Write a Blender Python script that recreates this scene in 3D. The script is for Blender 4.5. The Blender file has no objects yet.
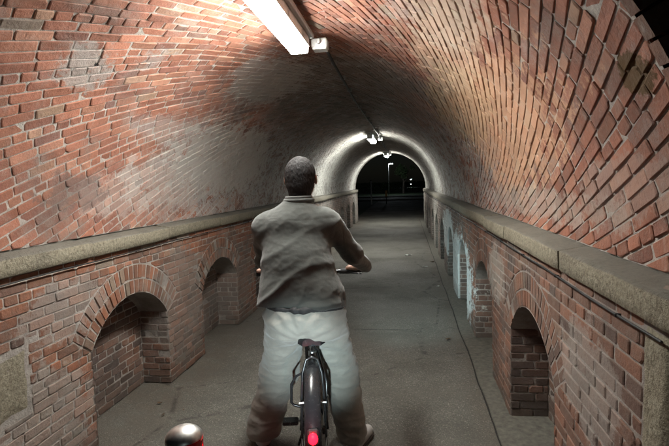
import bpy, math, random
import numpy as np
from mathutils import Vector, Matrix, noise as mnoise
random.seed(7); np.random.seed(7)
PI = math.pi
scene = bpy.context.scene
C = scene.collection

# ------------------------------------------------------------------ camera
F_PX = 490.0
CAM = Vector((0.0, 0.0, 1.65))
yaw, pitch, roll = 0.14634512, 0.08203335, -0.03115252
Fv = Vector((-math.sin(yaw)*math.cos(pitch), math.cos(yaw)*math.cos(pitch), -math.sin(pitch)))
Rv = Vector((math.cos(yaw), math.sin(yaw), 0)); Uv = Rv.cross(Fv)
R2 = Rv*math.cos(roll) + Uv*math.sin(roll); U2 = -Rv*math.sin(roll) + Uv*math.cos(roll)
cd = bpy.data.cameras.new('camera'); cam = bpy.data.objects.new('camera', cd); C.objects.link(cam)
M = Matrix((R2, U2, -Fv)).transposed().to_4x4(); M.translation = CAM
cam.matrix_world = M
cd.sensor_fit = 'HORIZONTAL'; cd.sensor_width = 36.0; cd.lens = 36.0*F_PX/669.0
cd.clip_start = 0.05; cd.clip_end = 1500
scene.camera = cam

# ------------------------------------------------------------------ world: night sky
w = bpy.data.worlds.new('World'); scene.world = w; w.use_nodes = True
wn = w.node_tree; bg = wn.nodes['Background']
sky = wn.nodes.new('ShaderNodeTexSky'); sky.sky_type = 'NISHITA'; sky.sun_disc = False
sky.sun_elevation = math.radians(30); sky.sun_rotation = math.radians(150)
wn.links.new(sky.outputs[0], bg.inputs[0]); bg.inputs[1].default_value = 0.00035
sl = bpy.data.lights.new('moon', 'SUN'); sl.energy = 0.004; sl.angle = math.radians(0.5); sl.color = (1, .95, .88)
so = bpy.data.objects.new('moon', sl); C.objects.link(so); so.rotation_euler = (math.radians(60), 0, math.radians(150))
vs = scene.view_settings
vs.view_transform = 'Standard'; vs.look = 'None'; vs.exposure = 1.24; vs.gamma = 1.0; vs.use_curve_mapping = False

LAMP_L = 54.0            # radiance of the fluorescent diffusers
LAMP_COL = (1.0, 1.0, 0.94)
SPOT_W = 125.0; RIDER_W = 120.0

# ------------------------------------------------------------------ helpers
def tag(o, label=None, cat=None, group=None, kind=None):
    if label: o['label'] = label
    if cat: o['category'] = cat
    if group: o['group'] = group
    if kind: o['kind'] = kind
    return o
def empty(name, loc=(0, 0, 0), rz=0.0, parent=None):
    o = bpy.data.objects.new(name, None); C.objects.link(o); o.location = loc; o.rotation_euler = (0, 0, rz)
    o.empty_display_size = .1
    if parent: o.parent = parent
    return o
def wloc(p):
    v = Vector((0, 0, 0))
    while p is not None:
        v = v + Vector(p.location); p = p.parent
    return v
class MB:
    def __init__(s): s.v = []; s.f = []; s.m = []; s.c = []; s.sm = []
    def add(s, vs, fs, mi=0, col=(.5, .5, .5, 1), smooth=False):
        b = len(s.v); s.v += [tuple(p) for p in vs]; s.c += [col]*len(vs)
        for f in fs: s.f.append(tuple(b+i for i in f)); s.m.append(mi); s.sm.append(smooth)
    def box(s, c, d, mi=0, rot=None, bev=0.0, col=(.5, .5, .5, 1)):
        c = Vector(c); hx, hy, hz = d[0]/2, d[1]/2, d[2]/2
        if bev <= 0:
            P = [(x*hx, y*hy, z*hz) for x in (-1, 1) for y in (-1, 1) for z in (-1, 1)]
            F = [(0, 1, 3, 2), (4, 6, 7, 5), (0, 4, 5, 1), (2, 3, 7, 6), (0, 2, 6, 4), (1, 5, 7, 3)]
        else:
            b = min(bev, hx*.9, hy*.9, hz*.9)
            P = []; idx = {}
            for x in (-1, 1):
                for y in (-1, 1):
                    for z in (-1, 1):
                        for k, (a, e, g) in enumerate(((0, b, b), (b, 0, b), (b, b, 0))):
                            idx[(x, y, z, k)] = len(P); P.append((x*(hx-a), y*(hy-e), z*(hz-g)))
            F = []
            for sx in (-1, 1):
                q = [idx[(sx, y, z, 0)] for y, z in ((-1, -1), (1, -1), (1, 1), (-1, 1))]; F.append(q if sx > 0 else q[::-1])
                q = [idx[(x, sx, z, 1)] for x, z in ((-1, -1), (-1, 1), (1, 1), (1, -1))]; F.append(q if sx > 0 else q[::-1])
                q = [idx[(x, y, sx, 2)] for x, y in ((-1, -1), (1, -1), (1, 1), (-1, 1))]; F.append(q if sx > 0 else q[::-1])
            for a in (-1, 1):
                for e in (-1, 1):
                    q = [idx[(-1, a, e, 1)], idx[(1, a, e, 1)], idx[(1, a, e, 2)], idx[(-1, a, e, 2)]]; F.append(q if a*e < 0 else q[::-1])
                    q = [idx[(a, -1, e, 0)], idx[(a, 1, e, 0)], idx[(a, 1, e, 2)], idx[(a, -1, e, 2)]]; F.append(q if a*e > 0 else q[::-1])
                    q = [idx[(a, e, -1, 0)], idx[(a, e, 1, 0)], idx[(a, e, 1, 1)], idx[(a, e, -1, 1)]]; F.append(q if a*e < 0 else q[::-1])
                    for g in (-1, 1):
                        q = [idx[(a, e, g, k)] for k in range(3)]; F.append(q if a*e*g > 0 else q[::-1])
        if rot is not None: P = [rot @ Vector(p) for p in P]
        s.add([c+Vector(p) for p in P], F, mi, col)
    def tube(s, pts, r, seg=10, mi=0, cap=True, closed=False, smooth=True):
        pts = [Vector(p) for p in pts]; n = len(pts)
        rr = r if isinstance(r, (list, tuple)) else [r]*n
        T = []
        for i in range(n):
            a = pts[(i-1) % n] if (closed or i > 0) else pts[i]; b = pts[(i+1) % n] if (closed or i < n-1) else pts[i]
            T.append((b-a).normalized())
        u = T[0].orthogonal().normalized(); V = []
        for i in range(n):
            u = (u - T[i]*u.dot(T[i])).normalized(); v = T[i].cross(u)
            for k in range(seg):
                a = 2*PI*k/seg; V.append(pts[i] + (u*math.cos(a)+v*math.sin(a))*rr[i])
        Fs = []
        for i in range(n if closed else n-1):
            j = (i+1) % n
            for k in range(seg):
                l = (k+1) % seg; Fs.append((i*seg+k, i*seg+l, j*seg+l, j*seg+k))
        s.add(V, Fs, mi, smooth=smooth)
        if cap and not closed:
            s.add(V[:seg], [tuple(range(seg))[::-1]], mi); s.add(V[-seg:], [tuple(range(seg))], mi)
    def lathe(s, c, prof, seg=24, axis='z', mi=0, smooth=True):
        c = Vector(c); V = []; n = len(prof)
        for r, h in prof:
            for k in range(seg):
                a = 2*PI*k/seg; x, y = r*math.cos(a), r*math.sin(a)
                p = {'z': (x, y, h), 'x': (h, x, y), 'y': (y, h, x)}[axis]; V.append(c+Vector(p))
        Fs = []
        for i in range(n-1):
            for k in range(seg):
                l = (k+1) % seg; Fs.append((i*seg+k, i*seg+l, (i+1)*seg+l, (i+1)*seg+k))
        s.add(V, Fs, mi, smooth=smooth)
    def ring(s, c, R, r, seg=48, sub=12, mi=0, sq=1.0, a0=0, a1=2*PI):   # torus about the x axis
        full = abs(a1-a0-2*PI) < 1e-6; n = seg if full else seg+1; V = []
        for i in range(n):
            a = a0+(a1-a0)*i/seg
            for k in range(sub):
                b = 2*PI*k/sub; q = R+r*math.cos(b)
                V.append((c[0]+r*sq*math.sin(b), c[1]+q*math.cos(a), c[2]+q*math.sin(a)))
        Fs = []
        for i in range(seg):
            j = (i+1) % n
            for k in range(sub):
                l = (k+1) % sub; Fs.append((i*sub+k, j*sub+k, j*sub+l, i*sub+l))
        s.add(V, Fs, mi, smooth=True)
    def ell(s, c, r, seg=20, rings=12, mi=0):
        s.lathe(c, [(max(1e-4, math.sin(PI*i/rings))*1.0, -math.cos(PI*i/rings)) for i in range(rings+1)], seg, mi=mi)
        n = seg*(rings+1)
        for i in range(len(s.v)-n, len(s.v)):
            p = Vector(s.v[i])-Vector(c); s.v[i] = (c[0]+p.x*r[0], c[1]+p.y*r[1], c[2]+p.z*r[2])
    def build(s, name, mats, parent=None, world=False):
        me = bpy.data.meshes.new(name); off = wloc(parent) if world else Vector((0, 0, 0))
        V = np.array(s.v, dtype=float) - np.array(off)[None, :]
        me.from_pydata(V.tolist(), [], s.f)
        if not isinstance(mats, (list, tuple)): mats = [mats]
        for m in mats: me.materials.append(m)
        me.polygons.foreach_set('material_index', s.m); me.polygons.foreach_set('use_smooth', s.sm)
        at = me.color_attributes.new('rnd', 'FLOAT_COLOR', 'POINT')
        at.data.foreach_set('color', np.array(s.c, dtype=np.float32).ravel())
        me.update()
        o = bpy.data.objects.new(name, me); C.objects.link(o)
        if parent: o.parent = parent
        return o
def children(o): return [c for c in bpy.data.objects if c.parent == o]
def copy_tree(o, parent=None):
    kids = children(o); c = o.copy(); C.objects.link(c)
    if parent: c.parent = parent
    for k in kids: copy_tree(k, c)
    return c

# ------------------------------------------------------------------ materials
class NT:
    def __init__(s, name):
        s.m = bpy.data.materials.new(name); s.m.use_nodes = True; s.t = s.m.node_tree
        s.b = s.t.nodes['Principled BSDF']; s.out = s.t.nodes['Material Output']
    def put(s, sock, v):
        if isinstance(v, bpy.types.NodeSocket): s.t.links.new(v, sock)
        elif v is not None:
            if sock.type == 'RGBA' and isinstance(v, (tuple, list)) and len(v) == 3: v = tuple(v)+(1,)
            sock.default_value = v
    def node(s, ty, ins={}, **kw):
        n = s.t.nodes.new(ty)
        for k, v in kw.items(): setattr(n, k, v)
        for k, v in ins.items(): s.put(n.inputs[k], v)
        return n
    def pos(s): return s.node('ShaderNodeNewGeometry').outputs['Position']
    def math(s, op, a, b=0.0, clamp=False):
        n = s.node('ShaderNodeMath', {0: a, 1: b}, operation=op, use_clamp=clamp); return n.outputs[0]
    def vmath(s, op, a, b=(0, 0, 0)):
        n = s.node('ShaderNodeVectorMath', {0: a, 1: b}, operation=op)
        return n.outputs['Value'] if op in ('LENGTH', 'DISTANCE', 'DOT_PRODUCT') else n.outputs[0]
    def noise(s, vec, scale, detail=4, rough=.55, dist=0.0):
        return s.node('ShaderNodeTexNoise', {'Vector': vec, 'Scale': scale, 'Detail': detail, 'Roughness': rough, 'Distortion': dist}).outputs['Fac']
    def voro(s, vec, scale, out='Distance', feature='F1'):
        return s.node('ShaderNodeTexVoronoi', {'Vector': vec, 'Scale': scale}, feature=feature).outputs[out]
    def sstep(s, x, a, b, lo=0.0, hi=1.0):
        n = s.node('ShaderNodeMapRange', {'Value': x, 'From Min': a, 'From Max': b, 'To Min': lo, 'To Max': hi}, interpolation_type='SMOOTHSTEP'); return n.outputs[0]
    def mix(s, f, a, b, mode='MIX'):
        n = s.t.nodes.new('ShaderNodeMix'); n.data_type = 'RGBA'; n.blend_type = mode
        s.put(n.inputs[0], f); s.put(n.inputs[6], a); s.put(n.inputs[7], b); return n.outputs[2]
    def ramp(s, f, stops, interp='LINEAR'):
        n = s.t.nodes.new('ShaderNodeValToRGB'); s.put(n.inputs[0], f); e = n.color_ramp.elements; n.color_ramp.interpolation = interp
        while len(e) > 1: e.remove(e[-1])
        e[0].position = stops[0][0]; e[0].color = tuple(stops[0][1])+(1,)
        for p, c in stops[1:]:
            q = e.new(p); q.color = tuple(c)+(1,)
        return n.outputs[0]
    def sep(s, v):
        n = s.node('ShaderNodeSeparateXYZ', {0: v}); return n.outputs
    def bump(s, h, strength=.5, dist=.01, prev=None):
        n = s.node('ShaderNodeBump', {'Height': h, 'Strength': strength, 'Distance': dist})
        if prev is not None: s.t.links.new(prev, n.inputs['Normal'])
        return n.outputs[0]
    def fin(s, col, rough=.8, bump=None, spec=.3, metal=0.0):
        s.put(s.b.inputs['Base Color'], col); s.put(s.b.inputs['Roughness'], rough); s.put(s.b.inputs['Metallic'], metal)
        s.put(s.b.inputs['Specular IOR Level'], spec)
        if bump is not None: s.t.links.new(bump, s.b.inputs['Normal'])
        return s.m
def blob(n, P, c, r, wob):   # mask around a point, with a ragged outline
    d = n.vmath('LENGTH', n.vmath('MULTIPLY', n.vmath('SUBTRACT', P, c), tuple(1/x for x in r)))
    return n.sstep(n.math('ADD', d, wob), 1.25, .65)

# stains are mostly marks on the masonry itself: (centre, radii, colour, strength)
VAULT_STAINS = [
    ((-1.95, 5.3, 1.95), (.5, 1.5, .42), (.50, .47, .43), .75),
    ((-1.9, 3.3, 1.60), (.4, .55, .2), (.48, .42, .38), .38),
    ((-1.85, 2.85, 1.64), (.4, .45, .13), (.13, .095, .085), .62),
    ((-1.95, 4.3, 1.72), (.4, 1.1, .28), (.47, .45, .42), .5),
    ((-1.9, 3.9, 2.1), (.4, .8, .12), (.42, .40, .38), .35),
    ((-1.85, 2.50, 2.33), (.35, .26, .14), (.30, .28, .26), .75),
    ((-1.75, 2.95, 2.5), (.35, .20, .12), (.33, .30, .28), .6),
    ((-1.85, 2.52, 2.345), (.2, .07, .035), (.02, .018, .018), 1.0),
    ((-1.2, 4.6, 2.6), (.5, .8, .22), (.42, .40, .37), .6),
    ((.45, 4.4, 2.25), (.4, 1.4, .35), (.36, .27, .16), .6),
    ((.2, 2.6, 2.55), (.4, .7, .25), (.44, .40, .36), .45),
    ((.70, 1.52, 1.93), (.2, .10, .07), (.10, .055, .015), .95),
    ((.6, 3.2, 1.5), (.4, 1.6, .12), (.40, .35, .30), .5),
    ((.69, 1.8, 1.6), (.3, .5, .12), (.36, .30, .26), .4),
    ((.5, 3.5, 1.95), (.45, 1.5, .5), (.55, .34, .21), .55),
    ((.3, 3.2, 2.45), (.4, 1.2, .22), (.52, .40, .29), .45),
]
WALL_STAINS = [  # first two: lime stain with the headlight's teal glow painted into its tint
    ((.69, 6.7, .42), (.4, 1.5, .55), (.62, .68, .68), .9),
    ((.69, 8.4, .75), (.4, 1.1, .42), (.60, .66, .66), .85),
    ((.69, 4.75, .35), (.4, .35, .4), (.50, .52, .47), .7),
    ((.69, 3.95, .9), (.3, .35, .25), (.42, .40, .36), .5),
    ((.69, 2.0, .85), (.3, .35, .25), (.34, .31, .28), .5),
    ((-2.0, 2.3, .35), (.3, .5, .35), (.33, .31, .28), .55),
    ((-2.0, 2.6, .95), (.3, .4, .2), (.34, .31, .28), .45),
    ((-2.0, 4.1, .6), (.3, .5, .6), (.20, .18, .16), .55),
    ((-2.1, 5.2, .5), (.5, .9, .6), (.20, .18, .16), .5),
]
def brick_mat(name, stains, dirt=.4, mortar=False, wall=False):
    n = NT(name); P = n.pos(); x, y, z = n.sep(P)
    g = None
    at = n.node('ShaderNodeAttribute', attribute_name='rnd'); r, g, b = n.sep(at.outputs['Vector'])
    n1 = n.noise(P, 38, 5, .65); n2 = n.noise(P, 5, 5, .6); n3 = n.noise(P, 140, 3, .6); n4 = n.noise(P, 1.3, 4, .6)
    wob = n.math('MULTIPLY', n.math('SUBTRACT', n.noise(P, 7, 6, .7), .5), 1.7)
    if mortar:
        col = n.ramp(n1, [(.22, (.28, .25, .225)), (.55, (.46, .42, .38)), (.85, (.56, .53, .49))])
    else:
        if wall:
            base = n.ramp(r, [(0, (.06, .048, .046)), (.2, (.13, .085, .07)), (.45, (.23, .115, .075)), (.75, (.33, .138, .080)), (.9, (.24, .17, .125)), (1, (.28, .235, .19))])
        else:
            base = n.ramp(r, [(0, (.14, .085, .075)), (.12, (.23, .105, .078)), (.35, (.30, .130, .088)), (.62, (.36, .152, .098)), (.85, (.40, .20, .135)), (.95, (.33, .24, .17)), (1, (.26, .23, .21))])
        v = n.math('MULTIPLY', n.math('ADD', n.math('MULTIPLY', n1, .7), .62), n.math('ADD', n.math('MULTIPLY', g, .35), .8))
        col = n.mix(1.0, base, n.node('ShaderNodeCombineColor', {0: v, 1: v, 2: v}).outputs[0], 'MULTIPLY')
        # chalky bloom and mortar smears
        sm = n.sstep(n.math('ADD', n.math('MULTIPLY', n2, .8), n.math('MULTIPLY', n3, .35)), .56, .78)
        col = n.mix(n.math('MULTIPLY', sm, .30 if wall else .42), col, (.44, .40, .36))
        spots = n.sstep(n.noise(P, 70, 4, .7), .66, .74)
        col = n.mix(n.math('MULTIPLY', spots, .5), col, (.06, .045, .04))
    dk_ = n.sstep(n.noise(P, 3.1, 5, .65), .50, .66)
    col = n.mix(n.math('MULTIPLY', dk_, (.25 if mortar else .50) if wall else .22), col, n.mix(.5, col, (.05, .043, .038)) if not wall else (.085, .072, .062))
    # lime washed down the face by water
    dr = n.sstep(n.noise(n.vmath('MULTIPLY', P, (5, 5, .9)), 1.6, 6, .72), .57, .70)
    dr = n.math('MULTIPLY', dr, n.sstep(n1, .3, .6))
    col = n.mix(n.math('MULTIPLY', dr, .5 if wall else .25), col, (.46, .45, .41))
    # soot and grime deepen with distance from the entrance
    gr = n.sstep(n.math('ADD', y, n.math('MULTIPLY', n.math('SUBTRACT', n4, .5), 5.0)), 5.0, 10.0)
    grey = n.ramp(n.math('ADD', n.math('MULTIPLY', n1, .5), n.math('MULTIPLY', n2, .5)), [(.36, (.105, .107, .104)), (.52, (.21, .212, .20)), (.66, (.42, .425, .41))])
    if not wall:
        crown = n.sstep(n.math('ADD', z, n.math('MULTIPLY', n.math('SUBTRACT', n4, .5), .7)), 2.25, 2.7)  # crown greyed as well, past the first stretch
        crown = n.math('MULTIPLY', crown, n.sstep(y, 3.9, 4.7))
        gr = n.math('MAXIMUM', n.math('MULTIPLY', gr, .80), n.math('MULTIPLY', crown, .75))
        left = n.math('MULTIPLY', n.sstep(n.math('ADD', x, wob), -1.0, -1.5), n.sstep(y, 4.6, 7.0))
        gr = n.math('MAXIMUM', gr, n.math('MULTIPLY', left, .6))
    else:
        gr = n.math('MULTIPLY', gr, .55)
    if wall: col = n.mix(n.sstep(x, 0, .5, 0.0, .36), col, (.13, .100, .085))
    lum = n.node('ShaderNodeRGBToBW', {0: col}).outputs[0]
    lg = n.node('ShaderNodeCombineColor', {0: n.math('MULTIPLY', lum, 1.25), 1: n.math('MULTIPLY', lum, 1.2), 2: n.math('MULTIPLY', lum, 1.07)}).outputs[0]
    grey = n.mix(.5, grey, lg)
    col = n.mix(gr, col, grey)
    if not wall:   # chalky veins where water has run down the haunches
        vn = n.sstep(n.math('ABSOLUTE', n.math('SUBTRACT', n.noise(n.vmath('MULTIPLY', P, (1, .6, 1)), 5.5, 9, .78, .6), .5)), .075, .015)
        vm_ = n.math('MULTIPLY', n.sstep(n.math('ADD', y, wob), 3.3, 5.0), n.sstep(z, 2.6, 2.1))
        col = n.mix(n.math('MULTIPLY', n.math('MULTIPLY', vn, vm_), .6), col, (.56, .57, .55))
    for yc_, hw in ((12.2, 1.6), (19.4, 1.3)):      # bright rings round the far lamps, painted in as paler masonry
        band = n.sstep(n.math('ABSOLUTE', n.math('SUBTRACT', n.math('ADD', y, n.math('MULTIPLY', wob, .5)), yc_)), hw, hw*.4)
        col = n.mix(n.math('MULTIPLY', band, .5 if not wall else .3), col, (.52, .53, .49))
    dm = n.sstep(n.math('ADD', n4, n.math('MULTIPLY', n2, .5)), .72, .95)
    col = n.mix(n.math('MULTIPLY', dm, dirt), col, (.07, .06, .055))
    g_ = n2 if mortar else g
    for c, rr, cc, st in stains:
        m = blob(n, P, c, rr, wob)
        m = n.sstep(n.math('ADD', m, n.math('ADD', n.math('MULTIPLY', n.math('SUBTRACT', n1, .5), 1.7), n.math('MULTIPLY', n.math('SUBTRACT', g_, .5), .35))), .42, .80)
        if wall and c[1] > 6 and c[0] > 0: m = n.math('MULTIPLY', m, n.sstep(x, .725, .70))   # lime and its painted-in glow only on the outer face
        col = n.mix(n.math('MULTIPLY', m, st), col, cc)
    if wall:  # damp dirt line at the foot of the wall
        ft = n.sstep(n.math('ADD', z, n.math('MULTIPLY', n.math('SUBTRACT', n2, .5), .35)), .28, .0)
        col = n.mix(n.math('MULTIPLY', ft, .45), col, (.10, .09, .075))
    h = n.math('ADD', n.math('MULTIPLY', n.noise(P, 60, 6, .7), .6), n.math('MULTIPLY', n.noise(P, 14, 3, .5), 1.0))
    bp = n.bump(h, .9 if not mortar else 1.0, .009 if not mortar else .014)
    return n.fin(col, n.sstep(n1, .2, .8, .62, .95), bp, .32)
def stone_mat(name, ca, cb):
    n = NT(name); P = n.pos(); x, y, z = n.sep(P)
    a = n.noise(P, 55, 5, .75); b = n.noise(P, 4, 4, .6)
    col = n.ramp(a, [(.28, tuple(c*.45 for c in ca)), (.5, ca), (.72, cb)])
    sp = n.sstep(n.voro(P, 130), .16, .05); col = n.mix(n.math('MULTIPLY', sp, .5), col, (.06, .055, .045))
    top = n.sstep(n.sep(n.node('ShaderNodeNewGeometry').outputs['Normal'])[2], .3, .8)   # dust lying on the upper face
    col = n.mix(n.math('MULTIPLY', top, .8), col, n.ramp(b, [(.3, (.13, .125, .11)), (.7, (.22, .21, .185))]))
    dk = n.sstep(b, .5, .75); col = n.mix(n.math('MULTIPLY', dk, .45), col, (.12, .11, .09))
    gy = n.sstep(y, 3.5, 9); col = n.mix(n.math('MULTIPLY', gy, .6), col, (.20, .19, .165))
    bp = n.bump(n.math('ADD', a, n.noise(P, 12, 4, .6)), 1.0, .014)
    return n.fin(col, .88, bp, .25)
def asphalt_mat():
    n = NT('asphalt'); P = n.pos(); x, y, z = n.sep(P)
    v = n.node('ShaderNodeTexVoronoi', {'Vector': P, 'Scale': 170.0}); cc = n.sep(v.outputs['Color'])[0]
    base = n.ramp(cc, [(0, (.095, .092, .080)), (.45, (.13, .126, .110)), (.8, (.165, .16, .138)), (.93, (.22, .21, .18)), (1, (.36, .345, .30))])
    b = n.noise(P, .9, 5, .6); c2 = n.noise(P, 7, 5, .65)
    base = n.mix(n.math('MULTIPLY', n.sstep(b, .42, .68), .5), base, (.068, .065, .054))
    base = n.mix(n.math('MULTIPLY', n.sstep(c2, .56, .72), .35), base, (.19, .175, .14))
    # rubbed-in brick dust and dirt near the walls
    e = n.math('MAXIMUM', n.sstep(x, -1.45, -1.9), n.sstep(x, .35, .6))
    e = n.math('MULTIPLY', e, n.sstep(c2, .25, .6)); base = n.mix(n.math('MULTIPLY', e, .6), base, (.115, .092, .070))
    # worn transverse patches
    wv = n.noise(n.vmath('MULTIPLY', P, (.25, .9, 1)), 1.4, 3, .5)
    base = n.mix(n.math('MULTIPLY', n.sstep(wv, .5, .62), .35), base, (.125, .118, .10))
    crack = n.sstep(n.voro(n.vmath('ADD', P, (3.3, 1.1, 0)), .55, 'Distance', 'DISTANCE_TO_EDGE'), .012, .002)
    base = n.mix(n.math('MULTIPLY', n.math('MULTIPLY', crack, n.sstep(c2, .45, .6)), .6), base, (.02, .02, .018))
    bp = n.bump(v.outputs['Distance'], .7, .006); bp = n.bump(n.noise(P, 18, 4, .6), .5, .012, bp)
    return n.fin(base, n.sstep(b, .3, .7, .62, .85), bp, .35)
def simple(name, col, rough=.5, metal=0.0, spec=.5, vary=.15, scale=20, bump=0.0):
    n = NT(name); P = n.pos(); a = n.noise(P, scale, 4, .6)
    c = n.ramp(a, [(.25, tuple(k*(1-vary) for k in col)), (.75, tuple(min(1, k*(1+vary)) for k in col))])
    bp = n.bump(a, bump, .004) if bump else None
    return n.fin(c, n.sstep(a, .2, .8, max(.05, rough*.85), min(1, rough*1.15)), bp, spec, metal)
def emit(name, col, st):
    n = NT(name); n.put(n.b.inputs['Base Color'], (.8, .8, .8)); n.put(n.b.inputs['Emission Color'], col); n.b.inputs['Emission Strength'].default_value = st
    return n.m

MAT = {}
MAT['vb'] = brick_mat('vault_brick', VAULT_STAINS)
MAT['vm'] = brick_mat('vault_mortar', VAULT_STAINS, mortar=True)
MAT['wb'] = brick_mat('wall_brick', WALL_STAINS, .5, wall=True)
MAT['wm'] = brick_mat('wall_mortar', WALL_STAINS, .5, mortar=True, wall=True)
MAT['stone'] = stone_mat('sandstone', (.30, .27, .20), (.42, .385, .295))
MAT['asphalt'] = asphalt_mat()
MAT['strip'] = simple('concrete_gutter', (.125, .119, .10), .85, vary=.45, scale=26, bump=.8, spec=.3)
MAT['joint'] = simple('dark_joint', (.02, .019, .017), .9)
MAT['grass'] = simple('grass_green', (.03, .05, .02), .9, vary=.5, scale=3, bump=.8)
MAT['steel'] = simple('brushed_steel', (.68, .68, .66), .42, metal=1.0, scale=60)
MAT['dkmetal'] = simple('black_paint', (.018, .018, .02), .25, scale=60)
MAT['alu'] = simple('aluminium', (.45, .46, .47), .35, metal=1.0)
MAT['rubber'] = simple('tyre_rubber', (.028, .028, .03), .75, bump=.4, scale=120)
MAT['plastic'] = simple('grey_plastic', (.34, .34, .33), .45)
MAT['white_plastic'] = simple('white_housing', (.62, .63, .62), .45)
MAT['cable'] = simple('cable_black', (.02, .02, .02), .5)
MAT['lamp'] = emit('lamp_diffuser', LAMP_COL, LAMP_L)
MAT['red_emit'] = emit('red_lens_lit', (1, .0025, .008), 7); MAT['red_emit'].node_tree.nodes['Principled BSDF'].inputs['Base Color'].default_value = (.35, .005, .01, 1)
MAT['head_emit'] = emit('headlight_lens_lit', (.8, 1, .98), 12)
MAT['red_ref'] = simple('red_reflector', (.70, .015, .02), .25)

# ------------------------------------------------------------------ tunnel geometry
XL, XR = -2.0, 0.69
XC = (XL+XR)/2; ZS = 1.345; VR = 1.425
TH = math.radians(21)
def ynear(x): return 1.372 + (XR-x)*(.36/2.69)
def yfar(x): return 19.43 + (XR-x)*(.93/2.69)
und = lambda a, b: .011*mnoise.noise(Vector((a*1.1, b*1.1, 3.3))) + .0025*mnoise.noise(Vector((a*3, b*3, 9)))
def vault_map(s, y, h):
    ph = PI - s/VR; r = VR - h - 1.4*und(s, y)
    return (XC + r*math.cos(ph), y, ZS + r*math.sin(ph))
def clip(poly, n, d):      # keep n.p >= d
    out = []
    for i in range(len(poly)):
        a = poly[i]; b = poly[(i+1) % len(poly)]
        da = a[0]*n[0]+a[1]*n[1]-d; db = b[0]*n[0]+b[1]*n[1]-d
        if da >= 0: out.append(a)
        if (da >= 0) != (db >= 0):
            t = da/(da-db); out.append((a[0]+(b[0]-a[0])*t, a[1]+(b[1]-a[1])*t))
    return out
def area(p): return abs(sum(p[i][0]*p[(i+1) % len(p)][1]-p[(i+1) % len(p)][0]*p[i][1] for i in range(len(p))))/2 if len(p) > 2 else 0
def inset(p, d):
    a = sum(p[i][0]*p[(i+1) % len(p)][1]-p[(i+1) % len(p)][0]*p[i][1] for i in range(len(p)))
    if a < 0: p = p[::-1]
    q = list(p)
    for i in range(len(p)):
        u = p[i]; v = p[(i+1) % len(p)]; ex, ey = v[0]-u[0], v[1]-u[1]; L = math.hypot(ex, ey)
        if L < 1e-6: continue
        nx, ny = -ey/L, ex/L; q = clip(q, (nx, ny), u[0]*nx+u[1]*ny+d)
        if len(q) < 3: return []
    return q
def brick(mb, poly, fmap, h0, col, gap=.0043, bev=.004, tilt=.003, mi=0):
    """one brick: outline in the wall's own plane, raised above the mortar"""
    p = inset(poly, gap)
    if len(p) < 3 or area(p) < 4e-4: return
    # clean tiny edges and knock off the corners
    q = [p[i] for i in range(len(p)) if math.hypot(p[i][0]-p[i-1][0], p[i][1]-p[i-1][1]) > .004]
    if len(q) < 3: return
    o = []
    for i in range(len(q)):
        a, b, c = q[i-1], q[i], q[(i+1) % len(q)]
        cut = random.uniform(.002, .007) if random.random() > .08 else random.uniform(.008, .02)
        for t in (a, c):
            L = math.hypot(t[0]-b[0], t[1]-b[1]); k = min(.35, cut/L)
            o.append((b[0]+(t[0]-b[0])*k + random.uniform(-.0012, .0012), b[1]+(t[1]-b[1])*k + random.uniform(-.0012, .0012)))
    cx = sum(v[0] for v in o)/len(o); cy = sum(v[1] for v in o)/len(o)
    n = len(o); tx, ty = random.uniform(-1, 1)*tilt, random.uniform(-1, 1)*tilt
    V = []
    for (u, v) in o: V.append(fmap(u, v, -.012))
    for (u, v) in o: V.append(fmap(u, v, h0-bev*.8 + (u-cx)/.1*tx*.5 + (v-cy)/.035*ty))
    for (u, v) in o:
        du, dv = cx-u, cy-v; L = math.hypot(du, dv) or 1; k = min(.5, bev*1.5/L)
        V.append(fmap(u+du*k, v+dv*k, h0 + (u-cx)/.1*tx*.5 + (v-cy)/.035*ty + random.uniform(-.0008, .0008)))
    Fs = [tuple(range(2*n, 3*n))]
    for i in range(n):
        j = (i+1) % n; Fs.append((i, j, n+j, n+i)); Fs.append((n+i, n+j, 2*n+j, 2*n+i))
    mb.add(V, Fs, mi, col)
def rcol(lo=0.0, hi=1.0):
    return (min(1, max(0, random.triangular(lo, hi))), random.random(), random.random(), 1)
BL, BH = .195, .0565
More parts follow.
